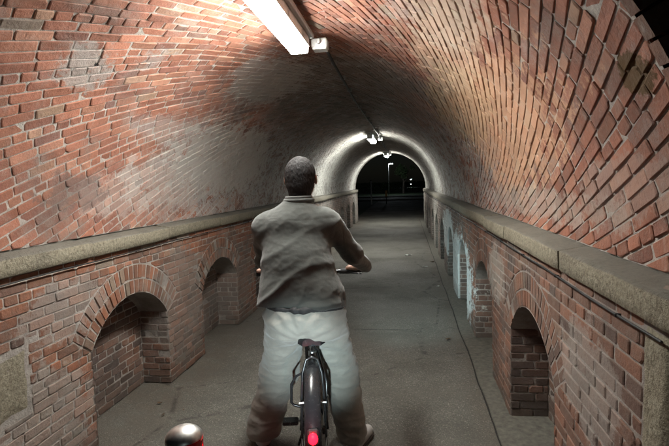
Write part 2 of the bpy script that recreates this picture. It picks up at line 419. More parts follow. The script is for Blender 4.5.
def lay(mb, fmap, a0, a1, b0, b1, skip=None, h=.006, hj=.004, ang=0.0, cr=rcol, clips=(), flush=None):
    """courses of bricks over the rectangle [a0,a1]x[b0,b1], turned by ang"""
    ca, sa = math.cos(ang), math.sin(ang)
    cs = [(ca*a+sa*b, -sa*a+ca*b) for a in (a0, a1) for b in (b0, b1)]
    u0, u1 = min(c[0] for c in cs), max(c[0] for c in cs); v0, v1 = min(c[1] for c in cs), max(c[1] for c in cs)
    if ang == 0: v0 = b0
    k = 0; v = v0
    while v < v1:
        head = (k % 4 == 3) if ang == 0 else (k % 6 == 5)
        u = u0 - random.random()*.05 - (BL/2 if k % 2 else 0) - BL*.25*(head)
        cj = random.uniform(-.0015, .0015)
        while u < u1:
            L = BL/2 if head else (BL if random.random() > .08 else BL/2)
            L *= random.uniform(.97, 1.03)
            poly = [(u, v), (u+L, v), (u+L, v+BH), (u, v+BH)]; u += L
            if ang: poly = [(ca*p-sa*q, sa*p+ca*q) for p, q in poly]
            cx = sum(p[0] for p in poly)/4; cy = sum(p[1] for p in poly)/4
            if cx < a0-.2 or cx > a1+.2 or cy < b0-.2 or cy > b1+.2: continue
            for n_, d_ in (((1, 0), a0), ((-1, 0), -a1), ((0, 1), b0), ((0, -1), -b1)):
                poly = clip(poly, n_, d_)
                if len(poly) < 3: break
            if len(poly) < 3: continue
            if skip: poly = skip(poly)
            if not poly or len(poly) < 3: continue
            hh = h + random.uniform(-hj, hj) + cj
            if random.random() < .03: hh -= .003
            if flush: hh += flush(cx, cy)
            brick(mb, poly, fmap, hh, cr(), tilt=.0022 if not ang else .0028)
        v += BH; k += 1

tunnel = empty('brick_tunnel', (XC, 1.65, 0))
tag(tunnel, 'arched red brick tunnel with stone ledges and rows of low wall niches', 'tunnel')
TPOS = wloc(tunnel)

# vault: mortar shell + skewed courses of real bricks
S = PI*VR
vb = MB()
NS, NY = 80, 260
V = []; Fs = []
for i in range(NS+1):
    s = S*i/NS
    for j in range(NY+1):
        x0 = XC + VR*math.cos(PI-s/VR); y = ynear(x0) + (yfar(x0)-ynear(x0))*j/NY
        V.append(vault_map(s, y, -.0022))
for i in range(NS):
    for j in range(NY):
        a = i*(NY+1)+j; Fs.append((a, a+1, a+NY+2, a+NY+1))
vb.add(V, Fs, 1, smooth=True)
def vskip(poly):
    sc = sum(p[1] for p in poly)/len(poly); x0 = XC + VR*math.cos(PI-sc/VR)
    p = clip(poly, (1, 0), ynear(x0)); return clip(p, (-1, 0), -yfar(x0)) if len(p) > 2 else p
# plane coordinates: a = y, b = s
def vflush(y, s):     # joints are washed out on the right haunch, pointed flush on the left
    t = s/S; return -.002 if t < .35 else -.002+.0016*min(1, (t-.35)/.25)*min(1, max(0, (.86-t)/.16))*min(1, max(0, (4.2-y)/1.4))
lay(vb, lambda a, b, h: vault_map(b, a, h), 1.3, 20.5, 0.0, S, skip=vskip, h=.0050, hj=.0021, ang=TH, flush=vflush)
vault = vb.build('vault', [MAT['vb'], MAT['vm']], tunnel, world=True)

# side walls with niches
NW, NZ, NR, NAP = 1.0, 11*BH, .26, None
AR = (.25*NW*NW/1.0+NR*NR)/(2*NR); ACZ = NZ+NR-AR; AH = math.asin(.5*NW/AR); RT = .215; ND = .25
LEDZ = 1.225
def outline(y0, n=14):     # segmental arch intrados from y0 to y0+NW
    yc = y0+NW/2; return [(yc+AR*math.sin(t), ACZ+AR*math.cos(t)) for t in [-AH+2*AH*i/n for i in range(n+1)]]
def niche_skip(starts, blocks):
    def f(poly):
        for y0 in starts:
            y1 = y0+NW; yc = (y0+y1)/2; xs = [p[0] for p in poly]; zs = [p[1] for p in poly]
            if max(xs) < y0-.3 or min(xs) > y1+.3: continue
            cx = sum(xs)/len(xs); cz = sum(zs)/len(zs); best = []
            if cz < NZ:
                cands = [((-1, 0), -y0), ((1, 0), y1)]
            else:
                Ro = AR+RT; sl = math.sin(AH); cl = math.cos(AH)
                dx, dz = cx-yc, cz-ACZ; L = math.hypot(dx, dz); an = max(-AH, min(AH, math.atan2(dx, dz)))
                tn = (math.sin(an), math.cos(an))
                cands = [(tn, tn[0]*yc+tn[1]*ACZ+Ro)]
                # outside of the two skewbacks
                cands.append(((-cl, sl*-1), -cl*yc - sl*ACZ)); cands.append(((cl, -sl), cl*yc - sl*ACZ))
            for n_, d_ in cands:
                q = clip(poly, n_, d_)
                if area(q) > area(best): best = q
            poly = best
            if len(poly) < 3: return None
        for (a0, a1, b0, b1) in blocks:
            xs = [p[0] for p in poly]; zs = [p[1] for p in poly]
            if max(xs) <= a0 or min(xs) >= a1 or max(zs) <= b0 or min(zs) >= b1: continue
            best = []
            for n_, d_ in (((-1, 0), -a0), ((1, 0), a1), ((0, -1), -b0), ((0, 1), b1)):
                q = clip(poly, n_, d_)
                if area(q) > area(best): best = q
            poly = best
            if len(poly) < 3: return None
        return poly
    return f
def wall(side):
    sx = 1 if side < 0 else -1; X = XL if side < 0 else XR
    starts = [(2.79 if side < 0 else 2.41) + 1.712*i for i in range(10)]
    ya, yb = ynear(X), yfar(X)
    blocks = [(2.0, 2.27, .48, .85)] if side < 0 else [(1.3, 1.525, .0, .36), (1.3, 1.47, .36, .73), (1.3, 1.53, .73, 1.23)]
    def fm(a, b, h): return (X+sx*(h+und(a, b*1.3)*.8), a, b)
    mb = MB()
    # mortar plane round the openings
    def quad(p): mb.add([fm(a, b, 0) for a, b in p], [tuple(range(len(p)))], 1)
    def pier(y0, y1):
        n = max(1, int((y1-y0)/.12))
        for i in range(n):
            for j in range(10):
                a, b = y0+(y1-y0)*i/n, y0+(y1-y0)*(i+1)/n; c, d = LEDZ*j/10, LEDZ*(j+1)/10
                quad([(a, c), (b, c), (b, d), (a, d)])
    e = ya
    for y0 in starts:
        pier(e, y0); e = y0+NW; o = outline(y0)
        for i in range(len(o)-1):
            for k in range(4):
                def L(p, t): return (p[0], p[1]+(LEDZ-p[1])*t)
                quad([L(o[i], k/4), L(o[i+1], k/4), L(o[i+1], (k+1)/4), L(o[i], (k+1)/4)])
    pier(e, yb)
    cr = (lambda: rcol(.15, 1.0)) if side < 0 else (lambda: rcol(0, .95))
    lay(mb, fm, ya, yb, 0.0, LEDZ, skip=niche_skip(starts, blocks), h=.0045, hj=.0022, cr=cr)
    wo = mb.build('side_wall', [MAT['wb'], MAT['wm']], tunnel, world=True)
    # stone blocks
    for (a0, a1, b0, b1) in blocks:
        a0 = max(a0, ya if side > 0 else a0)
        sb = MB(); N = 8
        def fs(a, b, h): return fm(a, b, h)
        V = []; Fs = []
        for i in range(N+1):
            for j in range(N+1):
                ed = .018 if i in (0, N) or j in (0, N) else 0
                a = a0+.006+(a1-a0-.012)*i/N; b = b0+.006+(b1-b0-.012)*j/N
                V.append(fs(a, b, (.012 if side > 0 else .006)-ed+.010*mnoise.noise(Vector((a*14, b*14, 2)))))
        for i in range(N):
            for j in range(N):
                k = i*(N+1)+j; Fs.append((k, k+1, k+N+2, k+N+1))
        sb.add(V, Fs, smooth=True); q = sb.build('stone_block', MAT['stone'], tunnel, world=True)
    # niches
    for idx, y0 in enumerate(starts):
        y1 = y0+NW; yc = (y0+y1)/2
        mb = MB(); Xb = X - sx*ND
        # mortar: back, jambs, floor
        o = outline(y0)
        mb.add([(Xb, a, 0) for a, b in o] + [(Xb, a, b) for a, b in o], [(i, i+1, len(o)+i+1, len(o)+i) for i in range(len(o)-1)], 1)
        for yy in (y0, y1):
            mb.add([(X+sx*.001, yy, 0), (Xb, yy, 0), (Xb, yy, NZ), (X+sx*.001, yy, NZ)], [(0, 1, 2, 3)], 1)
        mb.add([(X, a, b) for a, b in o] + [(Xb, a, b) for a, b in o], [(i, i+1, len(o)+i+1, len(o)+i) for i in range(len(o)-1)], 1)
        fn = lambda: rcol(.0, .5)  # darker brick mix paints in the shade inside the niche
        def bskip(poly):
            cx = sum(p[0] for p in poly)/len(poly); cz = sum(p[1] for p in poly)/len(poly)
            if cz < NZ-.03: return poly
            an = math.atan2(cx-yc, cz-ACZ); tn = (math.sin(an), math.cos(an))
            return clip(poly, (-tn[0], -tn[1]), -(tn[0]*yc+tn[1]*ACZ+AR-.004))
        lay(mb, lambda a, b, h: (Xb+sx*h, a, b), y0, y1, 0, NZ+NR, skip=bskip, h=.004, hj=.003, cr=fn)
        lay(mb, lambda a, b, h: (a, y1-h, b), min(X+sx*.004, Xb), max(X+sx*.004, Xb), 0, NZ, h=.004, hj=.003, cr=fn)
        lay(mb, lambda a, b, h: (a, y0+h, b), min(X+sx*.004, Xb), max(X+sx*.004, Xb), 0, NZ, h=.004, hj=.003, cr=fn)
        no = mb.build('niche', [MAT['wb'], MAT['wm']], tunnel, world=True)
        # two rings of voussoirs, turned through the soffit
        ab = MB()
        for ring_i, (ra, rb, dep) in enumerate(((AR, AR+.105, ND+.004), (AR+.107, AR+RT, .05))):
            n = int(2*AH*(ra+.05)/.058)
            for k in range(n):
                t0 = -AH+2*AH*k/n; t1 = -AH+2*AH*(k+1)/n; g = .004/ra
                t0 += g; t1 -= g; tm = (t0+t1)/2
                dj = random.uniform(-.003, .004); rj = random.uniform(-.003, .003)
                if random.random() < .08: dj -= .012
                splits = [0, 1] if dep < .1 else [0, .52, 1]
                for q in range(len(splits)-1):
                    x0 = X+sx*((.0065 if side < 0 else .004)+dj*(1 if side < 0 else .6)+und(yc, 1)*.8) - sx*dep*splits[q]; x1 = X - sx*dep*splits[q+1] + sx*(.006 if q == 0 else 0)
                    P = []
                    for rr in (ra+.003+rj, rb-.003):
                        for t in (t0, t1):
                            for xx, ins in ((x0, .0035), (x1, 0)):
                                rad = rr + (ins if rr < (ra+rb)/2 else -ins); tt = t + (ins/ra if t == t0 else -ins/ra)
                                P.append((xx, yc+rad*math.sin(tt), ACZ+rad*math.cos(tt)))
                    ab.add(P, [(0, 1, 3, 2), (4, 6, 7, 5), (0, 4, 5, 1), (2, 3, 7, 6), (0, 2, 6, 4), (1, 5, 7, 3)], 0, rcol(.3, 1.0) if side < 0 and idx < 2 else rcol(.05, .95))
        ab.build('arch', [MAT['wb']], no, world=False) if False else None
        ao = ab.build('arch', [MAT['wb']], None, world=False)
        me = ao.data
        for v_ in me.vertices: v_.co -= TPOS
        ao.parent = no
    return wo
wall(-1); wall(1)

# stone ledges
def ledge(side):
    sx = 1 if side < 0 else -1; X = XL if side < 0 else XR
    ya, yb = ynear(X)-.055, yfar(X)
    mb = MB(); y = ya
    while y < yb-.05:
        L = min(random.uniform(.75, 1.25), yb-y); off = random.uniform(-.006, .006); zo = random.uniform(-.004, .004)
        # cross-section (outwards h, z)
        sec = [(-.02, LEDZ+.0), (.018, LEDZ), (.035, LEDZ+.008), (.036, LEDZ+.04), (.037, LEDZ+.088), (.033, LEDZ+.096), (.024, LEDZ+.100), (-.02, LEDZ+.106), (-.06, LEDZ+.112), (-.12, LEDZ+.120)]
        n = max(3, int(L/.05)); V = []; Fs = []
        for i in range(n+1):
            yy = y+.003+(L-.006)*i/n; e = .010 if i in (0, n) else 0
            for k, (h, z) in enumerate(sec):
                nz = mnoise.noise(Vector((yy*9, k*.9, side*5)))*.004 + mnoise.noise(Vector((yy*2, k*.3, side*3)))*.003
                V.append((X+sx*(h+off-e+(nz if 0 < k else 0)), yy, z+zo-(e*.6 if k > 4 else 0)+nz*.6*(k > 4)))
        m = len(sec)
        for i in range(n):
            for k in range(m-1):
                a = i*m+k; Fs.append((a, a+1, a+m+1, a+m))
        mb.add(V, Fs, 0, smooth=True)
        for i in (0, n): mb.add(V[i*m:(i+1)*m], [tuple(range(m))], 0)
        y += L
    # bedding mortar under and behind the stones
    mb.add([(X-sx*.03, ya, LEDZ+.02), (X+sx*.012, ya, LEDZ+.02), (X+sx*.012, yb, LEDZ+.02), (X-sx*.03, yb, LEDZ+.02), (X+sx*.012, ya, LEDZ+.09), (X+sx*.012, yb, LEDZ+.09)], [(0, 1, 2, 3), (1, 4, 5, 2)], 1)
    return mb.build('stone_ledge', [MAT['stone'], MAT['wm']], tunnel, world=True)
ledge(-1); ledge(1)

# portals: spandrel wall with a ring of arch bricks, at both mouths
def portal_brick():
    n = NT('portal_brick'); P = n.pos(); x, y, z = n.sep(P)
    v = n.node('ShaderNodeCombineXYZ', {0: x, 1: z, 2: 0.0}).outputs[0]
    b = n.node('ShaderNodeTexBrick', {'Vector': v, 'Color1': (.17, .07, .05, 1), 'Color2': (.10, .05, .04, 1), 'Mortar': (.2, .19, .17, 1), 'Scale': 1.0, 'Mortar Size': .006, 'Brick Width': .238, 'Row Height': .0695})
    return n.fin(b.outputs['Color'], .9, n.bump(b.outputs['Fac'], -.6, .01))
MAT['pb'] = portal_brick()
def portal(yf, sgn):
    mb = MB(); ro = VR+.03; x0, x1, top = -6.5, 5.2, 4.3; T = .45
    def prism(pts):     # pts: closed (x,z) outline
        n = len(pts); fr = [(x, yf(x)-sgn*.02, z) for x, z in pts]; bk = [(x, yf(x)+sgn*T, z) for x, z in pts]
        mb.add(fr+bk, [tuple(range(n)), tuple(range(2*n-1, n-1, -1))]+[(i, (i+1) % n, n+(i+1) % n, n+i) for i in range(n)])
    prism([(x0, -.1), (XC-ro, -.1), (XC-ro, top), (x0, top)]); prism([(XC+ro, -.1), (x1, -.1), (x1, top), (XC+ro, top)])
    N = 28
    for i in range(N):
        a, b = PI-PI*i/N, PI-PI*(i+1)/N
        A = (XC+ro*math.cos(a), ZS+ro*math.sin(a)); B = (XC+ro*math.cos(b), ZS+ro*math.sin(b))
        prism([A, B, (B[0], top), (A[0], top)])
    o = mb.build('portal_wall', MAT['pb'], tunnel, world=True)
    cp = MB(); cp.box((0, 0, 0), (1, 1, 1)); cp.v = [((x0 if v[0] < 0 else x1), yf(x0 if v[0] < 0 else x1)+(sgn*-.08 if v[1] < 0 else sgn*(T+.05)), top+(.14 if v[2] > 0 else .002)) for v in cp.v]
    cp.build('coping', MAT['stone'], tunnel, world=True)
    ab = MB(); n = int(PI*(VR+.1)/.075)
    for (ra, rb) in ((VR-.006, VR+.11), (VR+.12, VR+.225), (VR+.235, VR+.34)):
        n = int(PI*(ra+.05)/.075)
        for k in range(n):
            g = .005/ra; t0 = PI*k/n+g; t1 = PI*(k+1)/n-g; dj = random.uniform(-.004, .004); P = []
            for rr in (ra, rb):
                for t in (t0, t1):
                    xx = XC+rr*math.cos(t); 
                    for d in (-.05+dj, .0): P.append((xx, yf(xx)+sgn*d, ZS+rr*math.sin(t)))
            ab.add(P, [(0, 1, 3, 2), (4, 6, 7, 5), (0, 4, 5, 1), (2, 3, 7, 6), (0, 2, 6, 4), (1, 5, 7, 3)], 0, rcol(.1, .9))
    # jamb blocks below the springing, either side
    for sd, X in ((-1, XL), (1, XR)):
        z = 0.0
        while z < ZS-.02:
            hgt = min(.36, ZS-z); wd = random.uniform(.26, .42); cx = X+sd*(wd/2+.004)
            ab.box((cx, yf(cx)+sgn*.03, z+hgt/2), (wd, .16, hgt-.01), bev=.012, col=(.95, .5, .5, 1)); z += hgt
    ab.build('portal_arch', MAT['wb'], tunnel, world=True)
portal(ynear, 1); portal(yfar, -1)

# ------------------------------------------------------------------ ground
def sheet(name, pts, z, mat, div=1, label=None):
    mb = MB(); mb.add([(x, y, z) for x, y in pts], [tuple(range(len(pts)))]); return tag(mb.build(name, mat), kind='structure')
sheet('ground', [(-400, -300), (400, -300), (400, 500), (-400, 500)], -.016, MAT['grass'])
# path with gentle unevenness
mb = MB(); xs = np.linspace(XL-.3, XR+.3, 30); ys = np.concatenate([np.linspace(-6, 1, 8), np.linspace(1.2, 22, 200), np.linspace(23, 42, 20)])
V = [(x, y, .006*mnoise.noise(Vector((x*1.3, y*1.3, 0)))*(1 if 1 < y < 22 else .5)-.006) for x in xs for y in ys]
ny = len(ys); mb.add(V, [(i*ny+j, (i+1)*ny+j, (i+1)*ny+j+1, i*ny+j+1) for i in range(len(xs)-1) for j in range(ny-1)], smooth=True)
tag(mb.build('path', MAT['asphalt']), kind='structure')
# gutter strips of smoother concrete along both walls, parted from the path by a dark joint
for nm, sd in (('gutter', 1),):
    mb = MB(); X0 = .555 if sd > 0 else XL+.135; X1 = XR+.27 if sd > 0 else XL-.27; n = 150
    V = []; 
    for j in range(n+1):
        y = 1.0+20.0*j/n; wv = .016*mnoise.noise(Vector((y*1.2, 0, sd)))+.005*mnoise.noise(Vector((y*9, 0, sd)))
        V += [(X0+wv, y, -.02), (X0+wv+sd*.006, y, .005), (X1, y, .007)]
    mb.add(V, [(3*j+k, 3*j+k+1, 3*j+4+k, 3*j+3+k) for j in range(n) for k in (0, 1)]); tag(mb.build('gutter', MAT['strip']), kind='structure')
    mb = MB(); V = []
    for j in range(n+1):
        y = 1.0+20.0*j/n; wv = .016*mnoise.noise(Vector((y*1.2, 0, sd)))+.005*mnoise.noise(Vector((y*9, 0, sd))); q = .004+.005*abs(mnoise.noise(Vector((y*5, 3, sd))))
        V += [(X0+wv-sd*(q+.004), y, .0035), (X0+wv+sd*.001, y, .0035)]
    mb.add(V, [(2*j, 2*j+1, 2*j+3, 2*j+2) for j in range(n)]); tag(mb.build('path_joint', MAT['joint']), kind='structure')
sheet('road', [(-60, 42), (60, 42), (60, 50), (-60, 50)], -.008, MAT['asphalt'])
mb = MB(); mb.box((0, 41.9, .03), (120, .16, .12)); mb.box((0, 50.1, .03), (120, .16, .12)); tag(mb.build('kerb', MAT['strip']), kind='structure')

# embankment over the tunnel
mb = MB()
def block(xa, xb, za, zb):
    P = []
    for x in (xa, xb):
        for yy in (ynear(x)+.5, yfar(x)-.5):
            for z in (za, zb): P.append((x, yy, z))
    mb.add(P, [(0, 1, 3, 2), (4, 6, 7, 5), (0, 4, 5, 1), (2, 3, 7, 6), (0, 2, 6, 4), (1, 5, 7, 3)])
block(-30, XL-.32, -.2, 4.1); block(XR+.32, 30, -.2, 4.1); block(XL-.32, XR+.32, 2.95, 4.1)
tag(mb.build('embankment', MAT['grass']), kind='structure')

# ------------------------------------------------------------------ tunnel lamps
def make_lamp():
    r = empty('fluorescent_light')
    h = MB(); h.box((0, 0, .045), (.150, 1.27, .045), bev=.008)
    for s in (-1, 1): h.box((s*.0745, 0, .012), (.004, 1.262, .05))  # side lips added to keep lamp light off the nearby vault
    for yy in (-.42, .42): h.box((0, yy, .085), (.03, .05, .05), bev=.004)
    h.build('housing', MAT['white_plastic'], r)
    d = MB(); prof = [(-.068, .022), (-.071, .0), (-.064, -.045), (-.045, -.060), (.045, -.060), (.064, -.045), (.071, .0), (.068, .022)]
    n = len(prof); V = [(x, y, z) for y in (-.625, .625) for x, z in prof]
    d.add(V, [(i, i+1, n+i+1, n+i) for i in range(n-1)]+[tuple(range(n)), tuple(range(2*n-1, n-1, -1)), (n-1, 0, n, 2*n-1)]); d.build('diffuser', MAT['lamp'], r)
    for s in (-1, 1):
        e = MB(); e.box((0, s*.640, -.008), (.135, .022, .098), bev=.006); e.build('end_cap', MAT['white_plastic'], r)
    for s in (-1, 1):
        for yy in (-.4, .0, .4):
            c = MB(); c.box((s*.080, yy, .02), (.007, .03, .04), bev=.002); c.build('clip', MAT['alu'], r)
    return r
crownz = ZS+VR
lamp0 = make_lamp()
LZ = crownz-.125
lamps = [((-.745, 2.93, LZ), 'bright fluorescent strip light hanging in the upper foreground above the cyclist'),
         ((-.77, 11.6, LZ), 'fluorescent strip light halfway along the tunnel crown, middle of the three'),
         ((-.72, 19.1, LZ), 'farthest fluorescent strip light just inside the dark tunnel exit')]
for i, (p, lb) in enumerate(lamps):
    o = lamp0 if i == 0 else copy_tree(lamp0)
    o.location = p; tag(o, lb, 'light', 'fluorescent lights along the tunnel crown')
# junction boxes beside each fitting
jb0 = None
for i, (p, lb) in enumerate([((-.615, 3.72, crownz-.085), 'pale junction box on the vault beside the foreground strip light'),
                             ((-.60, 12.3, crownz-.075), 'small lit junction box next to the middle strip light'),
                             ((-.60, 19.62, crownz-.075), 'small junction box next to the farthest strip light')]):
    if i == 0:
        jb0 = empty('junction_box'); m_ = MB(); m_.box((0, 0, 0), (.12, .12, .07), bev=.01); m_.build('box', MAT['white_plastic'], jb0)
        m_ = MB(); m_.box((0, 0, -.040), (.105, .105, .010), bev=.004); m_.build('lid', MAT['white_plastic'], jb0)
        for s in (-1, 1):
            m_ = MB(); m_.tube([(0, s*.058, 0), (0, s*.092, 0)], .014); m_.build('gland', MAT['plastic'], jb0)
        o = jb0
    else: o = copy_tree(jb0)
    o.location = p; tag(o, lb, 'junction box', 'junction boxes beside the tunnel lights')
# conduit along the crown
cr = empty('conduit', (-.62, 1.6, crownz-.03)); tag(cr, 'thin dark conduit running along the crown of the vault between the lights', 'conduit')
mb = MB(); pts = [(-.62+.02*math.sin(y*.7)-.0, y, crownz-.042-.012*abs(math.sin(y*1.7))) for y in np.linspace(3.80, 19.9, 80)]
mb.tube(pts, .013, 8); 
o = mb.build('pipe', MAT['cable'], cr, world=True)
mb = MB(); mb.box((-.655, 2.65, crownz-.055), (.035, 1.9, .035), bev=.006); mb.build('trunking', MAT['plastic'], cr, world=True)
for k in range(22):
    y = 4.5+k*.68; m_ = MB(); m_.box((-.62+.02*math.sin(y*.7), y, crownz-.032), (.055, .022, .045), bev=.004); m_.build('saddle_clip', MAT['plastic'], cr, world=True)

# cables under the ledges
for sd, lb in ((-1, 'black cable clipped under the stone ledge on the left wall'), (1, 'black cable clipped under the stone ledge on the right wall')):
    X = XL if sd < 0 else XR; sx = -sd; ya, yb = ynear(X), yfar(X)
    r = empty('wall_cable', (X+sx*.02, ya, 0)); tag(r, lb, 'cable')
    mb = MB(); pts = []
    for y in np.arange(ya+.02, yb, .12): pts.append((X+sx*.020, y, LEDZ-.026-.007*abs(math.sin(y*2.4))+.004*mnoise.noise(Vector((y*2, 0, 5)))))
    mb.tube(pts, .0042, 8); mb.build('wire', MAT['cable'], r, world=True)
    y = ya+.3
    while y < yb-.1 and y < 19:
        m_ = MB(); m_.box((X+sx*.018, y, LEDZ-.026-.007*abs(math.sin(y*2.4))), (.020, .007, .012), bev=.002); m_.build('cable_clip', MAT['cable'], r, world=True); y += .655

# iron hook and anchor marks left in the masonry
for (s_, y_) in ((S*.865, 2.25),):
    pass

# ------------------------------------------------------------------ bollard at the mouth of the tunnel
bo = empty('bollard', (-.675, 1.335, .03)); tag(bo, 'round steel bollard with domed silver cap and red reflector at the tunnel mouth', 'bollard')
m_ = MB(); m_.lathe((0, 0, 0), [(.0, -.03), (.075, -.03), (.075, -.015), (.053, -.012), (.053, .80), (.0, .80)], 40); m_.build('post', MAT['steel'], bo)
m_ = MB(); m_.lathe((0, 0, 0), [(.0545, .80), (.0555, .803), (.0555, .862), (.0545, .865)], 40); m_.build('band', MAT['dkmetal'], bo)
m_ = MB(); m_.lathe((0, 0, 0), [(.0558, .864)]+[(.0563*math.cos(t), .868+.036*math.sin(t)) for t in np.linspace(0, PI/2-.001, 12)], 40); m_.build('cap', MAT['steel'], bo)
m_ = MB()
n = 8; V = []
for z in (.806, .872):
    for i in range(n+1):
        t = -1.15+1.0*i/n; V.append((.0572*math.cos(t), .0572*math.sin(t), z))
m_.add(V, [(i, i+1, n+2+i, n+1+i) for i in range(n)]); V2 = [(v[0]*.95, v[1]*.95, v[2]) for v in V]; m_.add(V2, [(i, n+1+i, n+2+i, i+1) for i in range(n)])
m_.build('reflector', MAT['red_ref'], bo)

# ------------------------------------------------------------------ bicycle
def make_bike():
    b = empty('bicycle')
    RH = Vector((0, -.18, .35)); FH = Vector((0, .90, .35)); BB = Vector((0, .235, .30))
    for hub, nm in ((RH, 'rear_wheel'), (FH, 'front_wheel')):
        wv = MB(); wv.lathe(tuple(hub), [(.001, -.055), (.022, -.055), (.022, -.045), (.014, -.04), (.014, .04), (.022, .045), (.022, .055), (.001, .055)], 16, axis='x')
        wh = wv.build('wheel', MAT['dkmetal'], b)
        t = MB(); t.ring(tuple(hub), .322, .030, 72, 14, sq=1.0)
        for k in range(72):
            a = 2*PI*k/72
            for sx in (-1, 1): t.box((sx*.011, hub.y+.352*math.cos(a+sx*.02), hub.z+.352*math.sin(a+sx*.02)), (.016, .006, .008), rot=Matrix.Rotation(a, 3, 'X'))
        t.build('tyre', MAT['rubber'], wh)
        t = MB(); t.ring(tuple(hub), .292, .013, 60, 8); t.build('rim', MAT['dkmetal'], wh)
        t = MB()
        for k in range(28):
            a = 2*PI*k/28; s = .03 if k % 2 else -.03
            t.tube([(s, hub.y+.018*math.cos(a+1.2), hub.z+.018*math.sin(a+1.2)), (0, hub.y+.285*math.cos(a), hub.z+.285*math.sin(a))], .0011, 5)
        t.build('spokes', MAT['alu'], wh)
    f = MB()
    ST = Vector((0, .02, .70)); HT = Vector((0, .60, .93)); HB = Vector((0, .635, .80))
    f.tube([BB, ST], .017); f.tube([ST+Vector((0, .01, -.03)), HT+Vector((0, .005, -.03))], .016); f.tube([BB, HB], .021); f.tube([HT, HB], .021)
    for s in (-1, 1):
        f.tube([(s*.018, .03, .665), (s*.055, -.03, .60), (s*.068, -.17, .36)], .009); f.tube([(s*.03, .20, .30), (s*.06, .05, .31), (s*.068, -.17, .355)], .010)
    f.tube([(-.05, -.02, .62), (.05, -.02, .62)], .007)
    f.lathe(tuple(BB), [(.001, -.04), (.023, -.04), (.023, .04), (.001, .04)], 16, axis='x'); f.build('frame', MAT['dkmetal'], b)
    k_ = MB(); k_.tube([HB, HB+Vector((0, .012, -.06))], .018)
    for s in (-1, 1): k_.tube([(0, .645, .745), (s*.05, .665, .72), (s*.055, .70, .62), (s*.058, .88, .36)], .011)
    k_.build('fork', MAT['dkmetal'], b)
    s_ = MB(); s_.tube([ST+Vector((0, .006, -.04)), (0, -.012, .79)], .0135)
    s_.lathe((0, .016, .70), [(.0185, -.015), (.022, -.012), (.022, .012), (.0185, .015)], 16); s_.build('seat_post', MAT['alu'], b)
    # saddle: wide rear, narrow nose
    m = MB(); N = 14; rows = []
    for i in range(N+1):
        t = i/N; y = -.135+.27*t; wd = .068*math.cos(min(1, t*1.25)*PI/2*.85)+.022*(t**.5); wd = max(.018, wd)
        if i == 0: wd *= .72
        rows.append([(wd*math.sin(a), y, .832-.028*(1-math.cos(a)) - (.012 if i in (0, N) else 0) - (.012 if abs(a) > 1.5 else 0) + .012*(1-t)**3) for a in np.linspace(-1.6, 1.6, 11)])
    V = [p for r_ in rows for p in r_]; m.add(V, [(i*11+j, i*11+j+1, (i+1)*11+j+1, (i+1)*11+j) for i in range(N) for j in range(10)], smooth=True)
    m.add(rows[0], [tuple(range(11))]); m.add(rows[-1], [tuple(range(11))[::-1]]); m.add([r_[0] for r_ in rows]+[r_[-1] for r_ in rows], [(i, i+1, N+2+i, N+1+i) for i in range(N)])
    sd = m.build('saddle', MAT['dkmetal'], b)
    m = MB()
    for s in (-1, 1): m.tube([(s*.045, -.10, .79), (s*.022, -.06, .778), (s*.022, .06, .778), (s*.008, .12, .80)], .0035, 8)
    m.box((0, -.012, .784), (.055, .035, .022), bev=.005); m.build('rail', MAT['alu'], sd)
    # mudguard
    for hub, a0, a1 in ((RH, math.radians(20), math.radians(205)), (FH, math.radians(30), math.radians(190))):
        m = MB(); n = 40; prof = [(-.040, -.020), (-.034, -.006), (-.018, .002), (0, .004), (.018, .002), (.034, -.006), (.040, -.020)]; V = []
        for i in range(n+1):
            a = a0+(a1-a0)*i/n
            for x, dr in prof: r_ = .372+dr; V.append((x, hub.y+r_*math.cos(a), hub.z+r_*math.sin(a)))
        F1 = [(i*7+j, i*7+j+1, (i+1)*7+j+1, (i+1)*7+j) for i in range(n) for j in range(6)]; m.add(V, F1, smooth=True)
        V2 = [(x*.97, hub.y+(y-hub.y)*.994, hub.z+(z-hub.z)*.994) for x, y, z in V]; m.add(V2, [f[::-1] for f in F1], smooth=True)
        mg = m.build('mudguard', MAT['dkmetal'], b)
        m = MB(); a = a1-.35
        for s in (-1, 1): m.tube([(s*.068, hub.y, hub.z), (s*.043, hub.y+.37*math.cos(a), hub.z+.37*math.sin(a))], .003, 6)
        m.build('stay', MAT['alu'], mg)
    # rack behind the saddle: rear hoop, side rails, pale cross bar
    m = MB()
    hoop = [(-.062, -.245, .30), (-.058, -.25, .55), (-.050, -.235, .68), (-.030, -.215, .745), (0, -.21, .76), (.030, -.215, .745), (.050, -.235, .68), (.058, -.25, .55), (.062, -.245, .30)]
    m.tube(hoop, .0065, 8)
    m.tube([(.066, -.16, .38), (.072, -.20, .62), (.03, -.05, .735), (0, .0, .75)], .0065, 8)
    rk = m.build('rack', MAT['dkmetal'], b)
    m = MB(); m.tube([(-.068, -.30, .555), (0, -.302, .562), (.068, -.30, .555)], .006, 8); m.build('cross_bar', MAT['alu'], rk)
    m = MB(); m.tube([(-.052, -.17, .66), (-.085, -.17, .645), (-.112, -.165, .60), (-.116, -.16, .50), (-.105, -.16, .485), (-.06, -.17, .475)], .007, 8); m.build('side_loop', MAT['dkmetal'], rk)
    # tail light on the mudguard
    a = math.radians(157); c = RH+Vector((0, .388*math.cos(a), .388*math.sin(a)))
    m = MB(); m.box(c+Vector((0, .006, 0)), (.05, .028, .070), bev=.008, rot=Matrix.Rotation(a-PI, 3, 'X')); tl = m.build('tail_light', MAT['rubber'], b)
    m = MB(); m.ell(tuple(c+Vector((0, -.012, 0))), (.022, .014, .028)); m.build('lens', MAT['red_emit'], tl)
